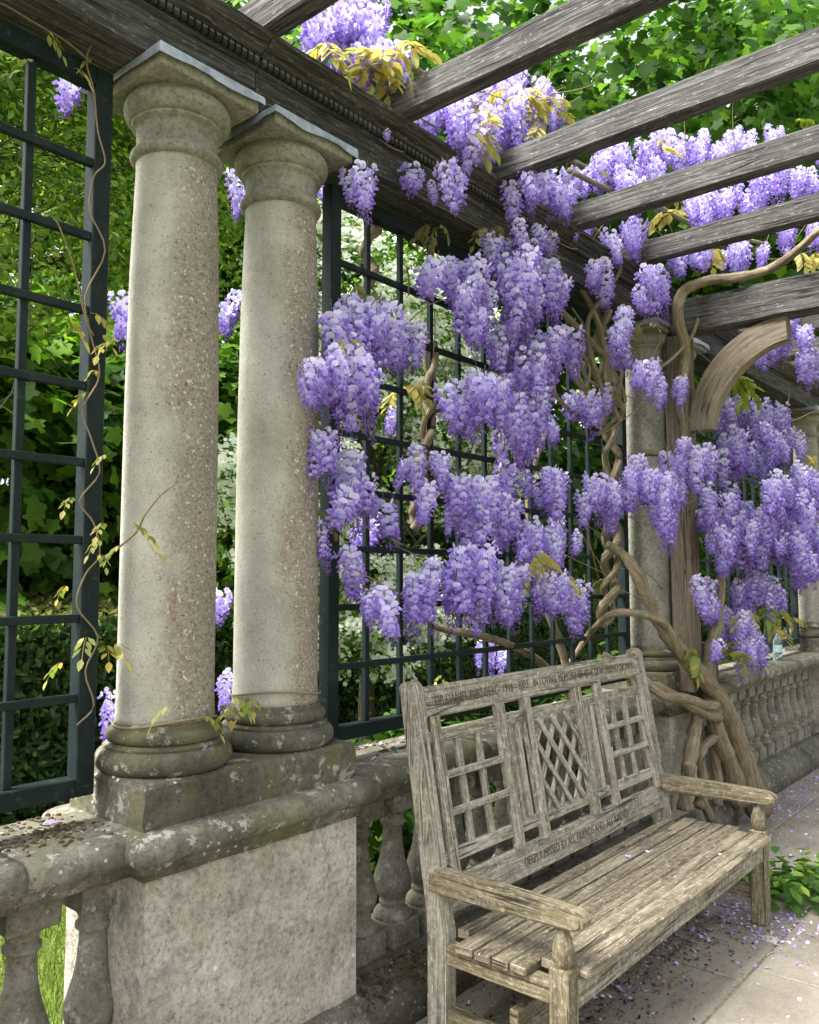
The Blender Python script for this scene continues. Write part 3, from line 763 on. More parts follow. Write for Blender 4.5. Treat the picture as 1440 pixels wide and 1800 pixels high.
# ------------------------------------------------------------------ hedge, lawn, trees behind the pergola
def hedge():
    e = empty('clipped_hedge', (3, 6.05, -.03), 'dark clipped yew hedge across the lawn behind the columns', 'hedge')
    x0, x1, y0, y1, z1 = -3, 13, 5.5, 6.7, 1.40
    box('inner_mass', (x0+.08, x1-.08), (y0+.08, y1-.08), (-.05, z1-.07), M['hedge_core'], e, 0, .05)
    n = 46000
    P = np.concatenate([np.c_[rng.uniform(x0, x1, n), y0+rng.normal(0, .028, n)+.03*np.sin(rng.uniform(0, 6, n)), rng.uniform(-.03, z1, n)],
                        np.c_[rng.uniform(x0, x1, n//2), rng.uniform(y0, y1, n//2), z1+rng.normal(0, .03, n//2)]])
    P[:n, 1] += .04*np.sin(P[:n, 0]*2.1)*np.cos(P[:n, 2]*3); P[n:, 2] += .03*np.sin(P[n:, 0]*1.7)+(P[n:, 1]-y0)*.14
    N = np.concatenate([np.tile([0, -1, .35], (n, 1)), np.tile([0, -.2, 1], (n//2, 1))])+rng.normal(size=(len(P), 3))*.55
    C = np.concatenate([palette(n, [(.04, .085, .02), (.065, .13, .03), (.09, .17, .036), (.025, .055, .014)]), palette(n//2, [(.2, .23, .06), (.15, .2, .045), (.26, .21, .09), (.12, .16, .035)])])  # top leaves paler: new growth, plus sunlight put into the colour
    keep = in_view(P, 150); P, N, C = P[keep], N[keep], C[keep]
    V, Fa, Cv = scatter(OVATE, P, N, .06*rng.uniform(.6, 1.3, len(P)), C)
    tag(world_child(put('foliage', np_mesh('foliage', V, Fa, M['leaf'], Cv), e)), kind='stuff')
hedge()
n = 60000
P = np.c_[rng.uniform(.4, 4.6, n), rng.uniform(2.65, 5.5, n), np.full(n, -.035)]
N = np.c_[rng.normal(size=(n, 2)), np.full(n, .25)]
V, Fa, Cv = scatter(BLADE, P, np.c_[rng.normal(size=(n, 2)), rng.normal(0, .2, n)], .055*rng.uniform(.6, 1.4, n), palette(n, [(.13, .22, .03), (.19, .25, .04), (.24, .24, .06), (.08, .15, .02)]), updir=np.tile([0, 0, 1.], (n, 1))*1+rng.normal(size=(n, 3))*.25)
# blades: local y must point up, so build them directly
base = P; tip = P+np.c_[rng.normal(0, .018, n), rng.normal(0, .018, n), rng.uniform(.03, .07, n)]
side = unit(np.c_[rng.normal(size=(n, 2)), np.zeros(n)])*.0032
V = np.stack([base-side, base+side, tip], 1).reshape(-1, 3); Fa = np.arange(3*n).reshape(-1, 3)
Cv = np.repeat(palette(n, [(.13, .22, .03), (.19, .25, .04), (.24, .24, .06), (.08, .15, .02)]), 3, axis=0)
g = put('grass', np_mesh('grass', V, Fa, M['grass'], Cv)); tag(g, 'short yellow green grass of the lawn behind the balustrade', 'grass', None, 'stuff')

o = box('tarpaulin_cover', (1.4, 6.6), (7.0, 7.9), (.9, 1.8), M['tarp'], None, 0, .12, .02, 12)
tag(o, 'dark green tarpaulin cover showing just above the clipped hedge', 'tarpaulin')
stand = box('tarpaulin_skirt', (1.45, 6.55), (7.05, 7.85), (-.05, .92), M['tarp'], o, 0, .03)

plant('feathery_shrub', 'light green feathery shrub with bare twigs standing behind the trellis beside the columns', 'shrub', (.9, 5.2),
      [((2.35, 5.0, 4.3), (1.5, .45, 1.25)), ((3.2, 5.1, 5.1), (1.3, .5, 1.1)), ((1.6, 5.0, 5.1), (1.2, .5, 1.0))], 900, 40, .13, .055, OVATE, BRIGHT+[(.26, .36, .06), (.30, .40, .09), (.3, .4, .09)], .022, None, .25, None, 130)
lower = [((2.6, 7.0), (2.7, 7.0, 2.75), (1.5, .8, 1.35), 'broad leaved sycamore shrub above the hedge behind the open trellis'),
         ((5.0, 7.2), (5.0, 7.3, 2.9), (1.7, .9, 1.7), 'broad leaved sycamore shrub seen between the two nearest columns'),
         ((7.8, 7.6), (7.8, 7.6, 3.0), (1.9, 1.0, 1.8), 'dark sycamore shrub behind the blossoming hawthorn'),
         ((11.2, 7.6), (11.2, 7.6, 3.0), (2.2, 1.1, 1.9), 'dark sycamore shrub behind the wisteria trellis beside the grey column'),
         ((15.5, 7.2), (15.5, 7.2, 3.0), (2.6, 1.2, 2.1), 'sycamore shrub behind the last trellis panel'),
         ((21.5, 6.8), (21.5, 6.8, 3.0), (3.6, 1.4, 2.4), 'sycamore shrub at the far end of the pergola')]
for b, c, r, lab in lower:
    plant('sycamore_shrub', lab, 'shrub', b, [(c, r), ((c[0]-.3, c[1]-.3, 1.1), (r[0], r[1]*.8, .8))], 330, 24, .20, .14, MAPLE, (MIDG+BRIGHT if b[0] < 6 else MIDG+DARKG), .06, 'sycamore shrubs behind the hedge', .5, None, 10)  # first two shrubs: extra brightness put into the leaf colour in place of light
trees = [((4.0, 10.2), [((3.6, 9.6, 5.6), (3.0, 1.8, 2.2)), ((5.4, 10.2, 8.2), (3.4, 2.2, 2.6))], 'tall sycamore tree behind the nearest columns', MIDG+BRIGHT),
         ((10.0, 8.6), [((8.2, 7.0, 7.2), (2.8, 2.6, 2.2)), ((11.0, 8.6, 9.0), (3.8, 3.2, 2.8)), ((10.5, 4.4, 7.9), (3.4, 2.2, 1.6)), ((13.2, 3.8, 9.0), (3.2, 2.2, 1.8))], 'spreading sycamore tree with bright leaves above the rafters', BRIGHT[1:3]+MIDG+MIDG+DARKG),
         ((9.0, 11.5), [((8.5, 11.0, 5.2), (3.2, 1.8, 3.0)), ((9.5, 11.5, 9.0), (3.6, 2.2, 2.6))], 'dense dark sycamore tree behind the hawthorn', MIDG+DARKG),
         ((15.0, 11.0), [((15.0, 10.6, 5.6), (3.6, 2.2, 3.4)), ((16.0, 9.6, 9.4), (4.2, 3.2, 3.0)), ((17.0, 5.0, 10.5), (4.0, 3.0, 2.2))], 'sycamore tree behind the grey column pair', MIDG+DARKG),
         ((22.5, 9.6), [((22.5, 9.4, 6.0), (4.6, 2.6, 4.2)), ((20.5, 6.5, 9.2), (4.4, 3.0, 2.6))], 'sycamore tree past the tie beam, rising over the rafters', MIDG+BRIGHT),
         ((32.0, 7.0), [((32.0, 7.0, 6.4), (5.5, 4.0, 4.8)), ((33.0, 1.5, 5.5), (5.0, 4.5, 4.8))], 'sycamore tree closing the view at the far end', MIDG)]
for k, (b, el, lab, cols) in enumerate(trees):
    plant('sycamore_tree', lab, 'tree', b, el, [300, 820, 480, 520, 480, 360][k], [20, 18, 20, 22, 24, 26][k], [.28, .30, .32, .36, .42, .55][k], [.17, .155, .19, .21, .25, .32][k], MAPLE, cols, .2, 'sycamore trees behind the pergola', .35, None, 34)
plant('hawthorn', 'hawthorn bush covered in white blossom behind the wisteria trellis', 'bush', (5.4, 5.1),
      [((5.25, 4.9, 3.9), (1.5, .6, 1.2)), ((4.2, 4.8, 2.2), (.9, .5, .7)), ((5.0, 4.7, 1.4), (1.2, .5, .6)), ((6.6, 5.0, 3.2), (1.2, .6, 1.2))], 850, 20, .14, .07, OVATE, MIDG+BRIGHT, .06, None, .35, None, 40,
      blossoms=(800, .036, [(.8, .82, .72), (.74, .78, .64), (.85, .85, .8)]))
plant('ivy_bank', 'low green ivy growing behind the balustrade near the bench', 'ivy', (3.4, 3.3), [((3.4, 3.25, .35), (1.6, .4, .5)), ((6.9, 3.2, .5), (1.6, .4, .6))], 170, 26, .10, .09, MAPLE, MIDG, .0, None, .3)
plant('path_weeds', 'green leafy weeds growing on the paving past the end of the bench', 'weeds', tuple(atZ(1390, 1560, 0)[:2]), [(tuple(atZ(1400, 1570, 0)*[1, 1, 0]+[0, 0, .09]), (.5, .2, .09)), (tuple(atZ(1290, 1548, 0)*[1, 1, 0]+[.1, .1, .05]), (.2, .12, .07))], 40, 8, .06, .085, OVATE, MIDG+BRIGHT, .0, None, .1, None, 0, 1.0, 'leaves')

# ================================================================== wisteria
def raceme_mesh(L, R, n_f, seed, openness=1.0, age=0.0):
    r = np.random.default_rng(seed)
    pale = np.array([.64, .60, .92]); mid = np.array([.41, .30, .73]); deep = np.array([.22, .11, .50]); white = np.array([.82, .80, .95])
    t = np.sort(r.uniform(0, 1, n_f)**.85)
    ga = np.arange(n_f)*2.39996+r.normal(0, .25, n_f)
    env = np.interp(t, [0, .08, .25, .55, .8, 1], [.6, .95, 1.0, .74, .4, .12])*R*r.uniform(.6, 1.22, n_f)
    bend = np.c_[.02*np.sin(t*2.2+seed), .02*np.cos(t*1.7+seed*2), np.zeros(n_f)]
    d = np.c_[np.cos(ga), np.sin(ga), np.full(n_f, -.12)]; d = unit(d+r.normal(0, .12, (n_f, 3)))
    P = np.c_[np.cos(ga)*env, np.sin(ga)*env, -t*L]+bend
    op = t < .80*openness
    side = unit(np.cross(d, [0, 0, 1.])); upv = np.cross(side, d)
    V, Fc, C = [], [], []; nv = 0
    for i in range(n_f):
        s = 1.28*r.uniform(.8, 1.2)*(1.0 if t[i] < .6 else 1.0-.45*(t[i]-.6)/.4)
        k = np.clip(t[i]*1.15+r.normal(0, .18)+age, 0, 1)
        cb = pale*(1-k)+mid*k; cb = cb*(1-.6*max(0, .3-k)/.3)+white*(.6*max(0, .3-k)/.3); ck = mid*(1-k)+deep*k
        A, B, D, p = side[i]*s, upv[i]*s, d[i]*s, P[i]
        if op[i]:
            # banner petal: a broad upright folded disc
            tilt = B*.8+D*.55; tilt2 = tilt/np.linalg.norm(tilt)*s
            b0 = p-D*.004
            pts = [b0, b0+A*.0115+tilt2*.004, b0+A*.0135+tilt2*.0125-D*.003, b0+A*.006+tilt2*.0205-D*.006, b0-A*.006+tilt2*.0205-D*.006, b0-A*.0135+tilt2*.0125-D*.003, b0-A*.0115+tilt2*.004]
            V += pts; Fc += [(nv, nv+j, nv+j+1) for j in range(1, 6)]; C += [cb*.8]+[cb]*6; nv += 7
            # two wing petals and the keel, pointing outwards and down
            for sg in (-1, 1):
                pts = [p, p+A*sg*.005+D*.008+B*.003, p+A*sg*.0045+D*.0175-B*.004, p+D*.014-B*.0095, p+A*sg*.001+D*.004-B*.006]
                V += pts; Fc += [(nv, nv+1, nv+2), (nv, nv+2, nv+3), (nv, nv+3, nv+4)]; C += [ck]*3+[ck*.8]*2; nv += 5
        else:
            q = p+D*.004; dn = unit(D*.7-B*.9)*s; w = .0036+.002*(1-t[i])
            pts = [q, q+A*w+dn*.006, q+np.cross(A, dn)/s*w*1.2+dn*.007, q-A*w+dn*.006, q+dn*.0165]
            V += pts; Fc += [(nv, nv+1, nv+2), (nv, nv+2, nv+3), (nv+1, nv+4, nv+2), (nv+2, nv+4, nv+3), (nv, nv+3, nv+1), (nv+1, nv+3, nv+4)]
            C += [deep*1.2, ck, ck, ck, mid]; nv += 5
        # pedicel
        st = np.array([bend[i][0]*.9, bend[i][1]*.9, -t[i]*L+.006]); w = np.array([.0007, .0007, 0])
        V += [st-w, st+w, p]; Fc += [(nv, nv+1, nv+2)]; C += [np.array([.2, .14, .16])]*3; nv += 3
    # the stalk
    zz = np.linspace(.035, -L*.98, 9)
    for j in range(8):
        for (za, zb) in ((zz[j], zz[j+1]),):
            ta, tb = max(0, -za/L), max(0, -zb/L)
            a = np.array([.02*math.sin(ta*2.2+seed), .02*math.cos(ta*1.7+seed*2), za]); b = np.array([.02*math.sin(tb*2.2+seed), .02*math.cos(tb*1.7+seed*2), zb])
            if ta == 0: a[:2] = [.02*math.sin(seed), .02*math.cos(seed*2)]
            for w in (np.array([.0016, 0, 0]), np.array([0, .0016, 0])):
                V += [a-w, a+w, b+w, b-w]; Fc += [(nv, nv+1, nv+2), (nv, nv+2, nv+3)]; C += [np.array([.16, .13, .07])]*4; nv += 4
    return np_mesh('flower_raceme', np.array(V), np.array(Fc), M['petal'], np.array(C))
RAC = []
for s in range(10):
    L = [.17, .21, .23, .26, .27, .28, .31, .33, .36, .24][s]; R = [.036, .042, .038, .042, .038, .044, .04, .041, .036, .046][s]
    RAC.append((L, raceme_mesh(L, R, int(L*290), s+1, [1.1, .95, 1.1, .9, 1.05, 1.15, .95, 1.0, .85, 1.2][s], [-.3, 0, -.42, -.08, -.32, -.45, -.15, -.2, .08, -.36][s])))

wist = empty('wisteria', tuple(atZ(1322, 1395, 0)), 'old purple wisteria in full bloom with twisting trunks climbing the trellis and beams', 'wisteria')
def wtube(pts, rads, name='branch', n=8, per=6, wob=.05, mat='bark', parent=wist):
    mb = MB(); tube(mb, pts, rads, n, per, wob); return mb.obj(name, M[mat], parent, True)
def pxy(seq, Y):
    """pixel path -> points; Y a number or a list"""
    return [atY(x, y, Y if not hasattr(Y, '__len__') else Y[i]) for i, (x, y) in enumerate(seq)]
# main trunk and its limbs
wtube(pxy([(1335, 1425), (1310, 1345), (1290, 1285), (1268, 1235), (1235, 1190), (1200, 1150), (1168, 1108), (1145, 1065), (1118, 1005), (1095, 975), (1066, 956)], [1.97, 1.98, 1.99, 2.0, 2.01, 2.02, 2.04, 2.08, 2.14, 2.22, 2.30]), [.085, .072, .066, .06, .055, .048, .042, .038, .034, .03, .024], 'trunk', 12, 6, .08)
wtube(pxy([(1300, 1410), (1285, 1350), (1262, 1290), (1248, 1215), (1246, 1160), (1257, 1110), (1262, 1070), (1268, 1020), (1262, 960), (1250, 900)], 2.03), [.075, .065, .058, .052, .047, .042, .038, .033, .028, .02], 'trunk', 10, 6, .08)
wtube(pxy([(1205, 1425), (1207, 1380), (1214, 1330), (1222, 1280), (1232, 1235)], 2.05), [.045, .042, .045, .04, .036], 'trunk', 9, 6, .1)
wtube(pxy([(1228, 1420), (1236, 1370), (1230, 1330), (1250, 1300), (1275, 1290)], 2.03), [.035, .033, .03, .03, .028], 'trunk', 8, 6, .1)
wtube(pxy([(1262, 1415), (1262, 1370), (1255, 1320), (1245, 1280)], 2.08), [.035, .033, .032, .03], 'trunk', 8, 6, .1)
wtube(pxy([(1250, 1440), (1232, 1400), (1215, 1372), (1208, 1340)], 2.02), [.03, .028, .028, .02], 'trunk', 8, 6, .1)
wtube(pxy([(1080, 1175), (1130, 1200), (1160, 1210), (1200, 1232), (1235, 1252), (1262, 1262)], [2.25, 2.12, 2.06, 2.02, 2.0, 1.99]), [.026, .028, .03, .032, .033, .036], 'branch')
wtube(pxy([(1060, 1150), (1120, 1185), (1165, 1222), (1205, 1228), (1240, 1240), (1258, 1240)], [2.3, 2.15, 2.04, 2.0, 1.98, 1.98]), [.02, .024, .027, .03, .033, .036], 'branch')
wtube(pxy([(985, 1190), (1012, 1150), (1035, 1115), (1055, 1095), (1080, 1078), (1115, 1078), (1145, 1085), (1170, 1098), (1186, 1130), (1200, 1160)], [2.52, 2.46, 2.38, 2.28, 2.16, 2.06, 2.03, 2.01, 2.0, 2.0]), [.012, .015, .018, .02, .022, .022, .022, .024, .02, .018], 'branch')
# up the post and along the tie beam
wtube(pxy([(1206, 850), (1204, 800), (1200, 750), (1193, 700), (1204, 640), (1202, 600), (1192, 560), (1195, 525), (1212, 505), (1250, 492), (1300, 487)], [2.04]*4+[2.02, 2.02, 2.02, 2.02, 1.98, 1.88, 1.7])+[atX(1350, 474, 5.25), atX(1395, 446, 5.1), atX(1440, 405, 4.95)], [.008, .014, .022, .028, .034, .036, .036, .036, .034, .032, .03, .028, .026, .022], 'branch', 9)
wtube(pxy([(1130, 660), (1170, 640), (1210, 600), (1225, 570), (1232, 535), (1226, 520)], [2.1, 2.06, 2.0, 1.98, 1.97, 1.97]), [.009, .01, .011, .011, .01, .008], 'branch', 7)
wtube(pxy([(1110, 802), (1140, 796), (1170, 800), (1200, 818), (1230, 850), (1290, 900)], [2.25, 2.12, 2.04, 2.0, 1.95, 1.9]), [.022, .021, .02, .019, .016, .01], 'branch')
# twisted pairs on the trellis bars
def twist(seq, Y, amp, turns, r, ph=0, k=22):
    Q = spline(pxy(seq, Y), 8); pts = []
    for i in range(k):
        q = Q[int(i/(k-1)*(len(Q)-1))]; a = ph+turns*2*math.pi*i/(k-1)
        pts.append(q+np.array([amp*math.cos(a), amp*math.sin(a), 0]))
    return wtube(pts, [r*random.uniform(.9, 1.12) for _ in pts], 'branch', 8, 3)
twist([(1062, 1100), (1072, 1040), (1074, 980), (1076, 900), (1076, 800), (1070, 700), (1062, 600), (1058, 520)], 2.34, .042, 5, .026)
twist([(1062, 1100), (1072, 1040), (1074, 980), (1076, 900), (1076, 800), (1070, 700), (1062, 600), (1058, 520)], 2.34, .042, 5, .021, math.pi)
twist([(730, 930), (738, 860), (748, 790), (756, 700), (757, 600)], 2.42, .022, 3, .019)
twist([(730, 930), (738, 860), (748, 790), (756, 700), (757, 600)], 2.42, .022, 3, .015, math.pi)
twist([(640, 560), (648, 480), (652, 420), (655, 370)], 2.45, .026, 2.4, .022)
wtube(pxy([(755, 1098), (790, 1108), (830, 1115), (870, 1125), (905, 1138), (945, 1160), (990, 1205), (1020, 1260)], [2.46, 2.42, 2.36, 2.36, 2.42, 2.5, 2.52, 2.5]), [.018, .019, .02, .02, .021, .022, .024, .026], 'branch')
wtube(pxy([(960, 760), (930, 850), (938, 960), (960, 1060), (990, 1150), (1010, 1240)], 2.47), [.018, .02, .022, .024, .026, .027], 'branch')
wtube(pxy([(755, 470), (800, 500), (850, 480), (930, 500), (1000, 560), (1056, 620)], 2.3), [.01, .013, .015, .016, .018, .02], 'branch')
wtube(pxy([(1000, 470), (1040, 540), (1060, 600), (1070, 680)], 2.3), [.014, .017, .02, .02], 'branch')
wtube(pxy([(1100, 410), (1083, 440), (1090, 475), (1060, 520), (1034, 565), (1040, 630), (1062, 700)], [2.2, 2.2, 2.2, 2.22, 2.26, 2.3, 2.33]), [.013, .014, .014, .014, .014, .015, .016], 'branch')
for k in range(9):
    x = random.uniform(990, 1090); y = random.uniform(540, 620)
    wtube(pxy([(x, y), (x+random.uniform(-30, 40), y+45), (x+random.uniform(-20, 60), y+100), (1070+random.uniform(-20, 15), y+150)], [random.uniform(2.28, 2.36) for _ in range(4)]), [.006, .009, .011, .012], 'branch', 7)
# over the beam top
for seq, Y in (([(545, 60), (640, 100), (740, 190), (840, 260), (940, 330), (1040, 400), (1130, 470)], 2.45), ([(700, 100), (850, 200), (980, 270), (1100, 330), (1230, 400), (1350, 430)], 2.5), ([(1000, 300), (1100, 340), (1230, 340), (1330, 370), (1440, 360)], 2.2)):
    wtube(pxy(seq, Y), [.014, .018, .02, .02, .02, .018, .015][:len(seq)], 'branch', 7)
for _ in range(120):   # thin twigs through the masses
    x, y = random.choice([(random.uniform(740, 1000), random.uniform(150, 330)), (random.uniform(700, 1080), random.uniform(480, 1120)), (random.uniform(1120, 1440), random.uniform(640, 1080)), (random.uniform(980, 1440), random.uniform(280, 480))])
    L = random.uniform(50, 150); a = random.uniform(-2.8, -.2); Y = random.uniform(2.18, 2.36) if x < 1100 else random.uniform(1.95, 2.3)
    seq = [(x, y), (x+L*.5*math.cos(a)+random.uniform(-12, 12), y+L*.5*math.sin(a)+random.uniform(-12, 12)), (x+L*math.cos(a), y+L*math.sin(a)*.8)]
    wtube(pxy(seq, [Y, Y-.03, Y-.06]), [random.uniform(.0025, .005), .003, .0012], 'twig', 5, 4, 0, 'twig')

# flower masses: (centre x, centre y, half width, half height, Y of the plane, density)
MASS = [(604, 700, 78, 108, 2.12, 1.3), (572, 800, 26, 75, 2.16, 1.2), (650, 598, 92, 72, 2.22, 1.4), (718, 610, 30, 55, 2.24, 1.1),
        (800, 505, 62, 52, 2.2, 1.2), (880, 545, 78, 118, 2.14, 1.5), (950, 530, 58, 130, 2.12, 1.5), (862, 450, 40, 40, 2.16, 1.0), (960, 650, 52, 70, 2.15, 1.3), (880, 620, 60, 50, 2.2, 1.1),
        (832, 722, 64, 76, 2.13, 1.4), (935, 760, 44, 82, 2.17, 1.3), (905, 700, 40, 60, 2.2, 1.0), (612, 882, 48, 88, 2.24, 1.3), (682, 922, 22, 44, 2.26, 1.0), (606, 1010, 34, 50, 2.3, 1.0),
        (742, 832, 48, 48, 2.26, 1.2), (790, 885, 60, 50, 2.22, 1.2), (846, 920, 66, 80, 2.18, 1.3), (900, 860, 44, 40, 2.24, .9), (702, 1072, 62, 66, 2.17, 1.4), (770, 1040, 40, 60, 2.22, 1.0), (846, 1045, 72, 88, 2.16, 1.4), (930, 1050, 66, 72, 2.18, 1.3), (1004, 1075, 22, 56, 2.2, 1.1),
        (985, 868, 48, 48, 2.18, 1.2), (1058, 888, 54, 62, 2.12, 1.4), (860, 1160, 40, 32, 2.62, 1.0), (700, 750, 30, 36, 2.5, .8), (1040, 720, 40, 60, 2.26, .8), (880, 790, 40, 40, 2.3, .6), (960, 960, 60, 60, 2.3, .8), (650, 960, 30, 50, 2.5, .7), 
        (1000, 620, 20, 60, 2.16, .9), (575, 960, 20, 60, 2.2, .9), (1090, 640, 24, 40, 2.1, .7), (640, 660, 60, 60, 2.2, .7), (1040, 400, 30, 40, 2.25, .8), (1075, 440, 24, 40, 2.15, .7),
        # on and over the beam
        (605, 75, 66, 86, 2.38, 1.4), (668, 135, 58, 62, 2.28, 1.4), (640, 20, 44, 50, 2.6, 1.0), (780, 220, 50, 52, 2.35, 1.2), (868, 235, 80, 84, 2.2, 1.5), (900, 180, 66, 62, 2.4, 1.3), (960, 200, 40, 50, 2.6, .9),
        (738, 330, 26, 44, 2.12, 1.0), (792, 332, 30, 46, 2.12, 1.1), (632, 335, 38, 52, 2.14, 1.1), (690, 245, 18, 18, 2.1, .6), (912, 350, 24, 56, 2.1, 1.1), (962, 345, 40, 50, 2.14, 1.1), (1010, 365, 34, 44, 2.16, 1.0), (930, 420, 26, 40, 2.1, .9),
        (1052, 498, 22, 52, 2.06, 1.1), (1142, 515, 36, 56, 2.0, 1.3), (1096, 595, 18, 54, 2.02, 1.1), (1130, 420, 28, 50, 2.1, 1.0), (1030, 320, 40, 40, 2.3, 1.0),
        (1105, 305, 60, 68, 2.25, 1.4), (1160, 270, 50, 40, 2.4, 1.1), (1245, 275, 86, 50, 2.4, 1.3), (1120, 350, 40, 50, 2.1, .9), (1330, 255, 60, 40, 2.5, 1.0),
        (1270, 375, 70, 46, 1.9, 1.2), (1370, 330, 72, 44, 1.6, 1.2), (1200, 455, 56, 34, 2.0, 1.1), (1300, 455, 70, 34, 1.9, 1.0), (1400, 420, 44, 40, 1.5, 1.0), (1230, 370, 40, 50, 2.1, 1.0), (1420, 270, 30, 30, 1.9, .8),
        # past the post
        (1140, 668, 30, 40, 1.98, .9), (1188, 690, 42, 34, 1.95, .9), (1130, 850, 28, 48, 1.98, 1.2), (1180, 890, 36, 100, 1.94, 1.4), (1185, 785, 30, 24, 1.96, .9), (1250, 820, 62, 56, 1.95, 1.3), (1262, 920, 50, 82, 1.95, 1.3), (1320, 800, 60, 60, 2.0, 1.2), (1290, 740, 40, 50, 2.15, 1.0), (1345, 745, 44, 60, 2.15, 1.1), (1385, 790, 24, 44, 2.1, .9),
        (1400, 880, 58, 70, 1.75, 1.5), (1415, 970, 44, 86, 1.7, 1.5), (1360, 950, 46, 80, 1.85, 1.3), (1310, 960, 50, 90, 1.95, 1.3), (1330, 1060, 52, 60, 2.0, 1.2), (1244, 1055, 18, 54, 1.95, 1.2), (1290, 1110, 40, 46, 1.95, 1.2), (1320, 1155, 46, 40, 1.95, 1.2), (1270, 1150, 20, 30, 1.93, .5),
        (1340, 610, 34, 48, 1.9, 1.1), (1385, 600, 40, 44, 1.8, 1.1), (1420, 650, 22, 50, 1.8, 1.0), (1400, 560, 40, 30, 1.9, .8),
        # behind the columns
        (404, 345, 16, 50, 2.75, .9), (404, 560, 16, 84, 2.75, 1.0), (214, 560, 24, 72, 2.75, 1.0), (130, 175, 34, 36, 2.8, .8), (186, 1278, 22, 60, 2.68, 1.1), (398, 1060, 14, 60, 2.75, .8), (395, 1215, 14, 40, 2.7, .7), (570, 345, 20, 36, 2.6, .8)]
spots = []
for cx, cy, rx, ry, Y, dens in MASS:
    q = atY(cx, cy, Y); dist = float((q-EYE)@FW); ppm = F_PX/dist
    n = max(1, round(1.9*dens*math.pi*rx*ry/(.10*.24*ppm*ppm)))
    for k in range(n):
        for _ in range(30):
            a = random.uniform(-1, 1); b = random.uniform(-1, 1)
            if a*a+b*b*.8 < 1: break
        li = random.randrange(10); sc = random.uniform(.82, 1.12)
        if rx < 30 and n <= 2: sc = min(sc, 2*ry/ppm/RAC[li][0])
        half = math.sqrt(max(.05, 1-a*a))*ry
        Lp = RAC[li][0]*sc*ppm
        if Lp > 2.1*half: sc *= max(.55, 2.1*half/Lp); Lp = RAC[li][0]*sc*ppm
        top = cy-half+max(0, 2*half-Lp)*(b*.5+.5)
        spots.append((dist, cx+a*1.06*max(4, rx-.015*ppm), top+random.uniform(-6, 6), Y+random.uniform(-.09, .09), li, sc, ppm))
print('racemes', len(spots))
spots.sort(key=lambda s: s[0])
rest = []
for i, (dist, x, y, Y, li, sc, ppm) in enumerate(spots):
    p = atY(x, y, Y)
    if i < 300:
        o = put('flower_raceme', RAC[li][1], wist, p-np.array(wist.location))
        o.scale = (sc*random.uniform(.9, 1.15), sc*random.uniform(.9, 1.15), sc); o.rotation_euler = (random.gauss(0, .12), random.gauss(0, .12), random.uniform(0, 6.28))
    else: rest.append((p, li, sc))
if rest:
    parts = []
    for p, li, sc in rest:
        m = RAC[li][1]; V = np.empty(len(m.vertices)*3, np.float32); m.vertices.foreach_get('co', V); V = V.reshape(-1, 3)
        Fa = np.empty(len(m.loops), np.int32); m.loops.foreach_get('vertex_index', Fa); Fa = Fa.reshape(-1, 3)
        C = np.empty(len(m.vertices)*4, np.float32); m.color_attributes['Col'].data.foreach_get('color', C); C = C.reshape(-1, 4)[:, :3]
        a = random.uniform(0, 6.28); Rm = np.array([[math.cos(a), -math.sin(a), 0], [math.sin(a), math.cos(a), 0], [0, 0, 1]])
        parts.append(((V*sc)@Rm.T+p, Fa, C))
    V, Fa, C = join(parts)
    tag(world_child(put('far_racemes', np_mesh('far_racemes', V, Fa, M['petal'], C), wist)), kind='stuff')
# young pinnate leaves
def pinnate(seed, L, nl, cols, ll=.06):
    r = np.random.default_rng(seed); V, Fa, C, b = [], [], [], 0
    for j in range(nl):
        t = .25+.75*j/(nl-1); x = L*t*(1-.25*t); z = .25*L*t-.95*L*t*t
        for sg in ((-1, 1) if j < nl-1 else (0,)):
            d = unit(np.array([.45, sg*.75, -.9])+r.normal(0, .12, 3)); s = ll*r.uniform(.8, 1.15)*(1.1 if sg == 0 else 1)
            w = unit(np.cross(d, [.3, .1, 1.]))*s*.25; nrm = np.cross(w, d)/(.25*s)*s*.06; p0 = np.array([x, sg*.006, z])
            pts = [p0, p0+d*s*.35+w+nrm, p0+d*s*.7+w*.75+nrm, p0+d*s, p0+d*s*.7-w*.75+nrm, p0+d*s*.35-w+nrm]
            c = np.array(cols[r.integers(len(cols))])*r.uniform(.85, 1.15)
            V += pts; Fa += [(b, b+1, b+2), (b, b+2, b+3), (b, b+3, b+4), (b, b+4, b+5)]; C += [c]*6; b += 6
        if j:
            tp = .25+.75*(j-1)/(nl-1); xp = L*tp*(1-.25*tp); zp = .25*L*tp-.95*L*tp*tp
        else: xp, zp = 0, 0
        w = np.array([0, .0013, 0])
        V += [np.array([xp, 0, zp])-w, np.array([xp, 0, zp])+w, np.array([x, 0, z])+w, np.array([x, 0, z])-w]; Fa += [(b, b+1, b+2), (b, b+2, b+3)]; C += [np.array([.3, .22, .08])]*4; b += 4
    return np_mesh('leaf', np.array(V), np.array(Fa), M['yleaf'], np.array(C))
YEL = [(.52, .46, .13), (.47, .38, .11), (.42, .43, .13), (.36, .38, .12)]; GRN = [(.22, .27, .04), (.28, .28, .05), (.16, .24, .04)]; BRZ = [(.24, .19, .07), (.20, .20, .07)]
LV = {'y': [pinnate(s, .15, 6, YEL, .075) for s in (1, 2, 3)], 'g': [pinnate(s, .17, 6, GRN, .085) for s in (4, 5)], 'b': [pinnate(s, .09, 4, YEL+GRN, .042) for s in (6, 7)], 'd': [pinnate(s, .12, 5, BRZ, .05) for s in (8, 9)]}
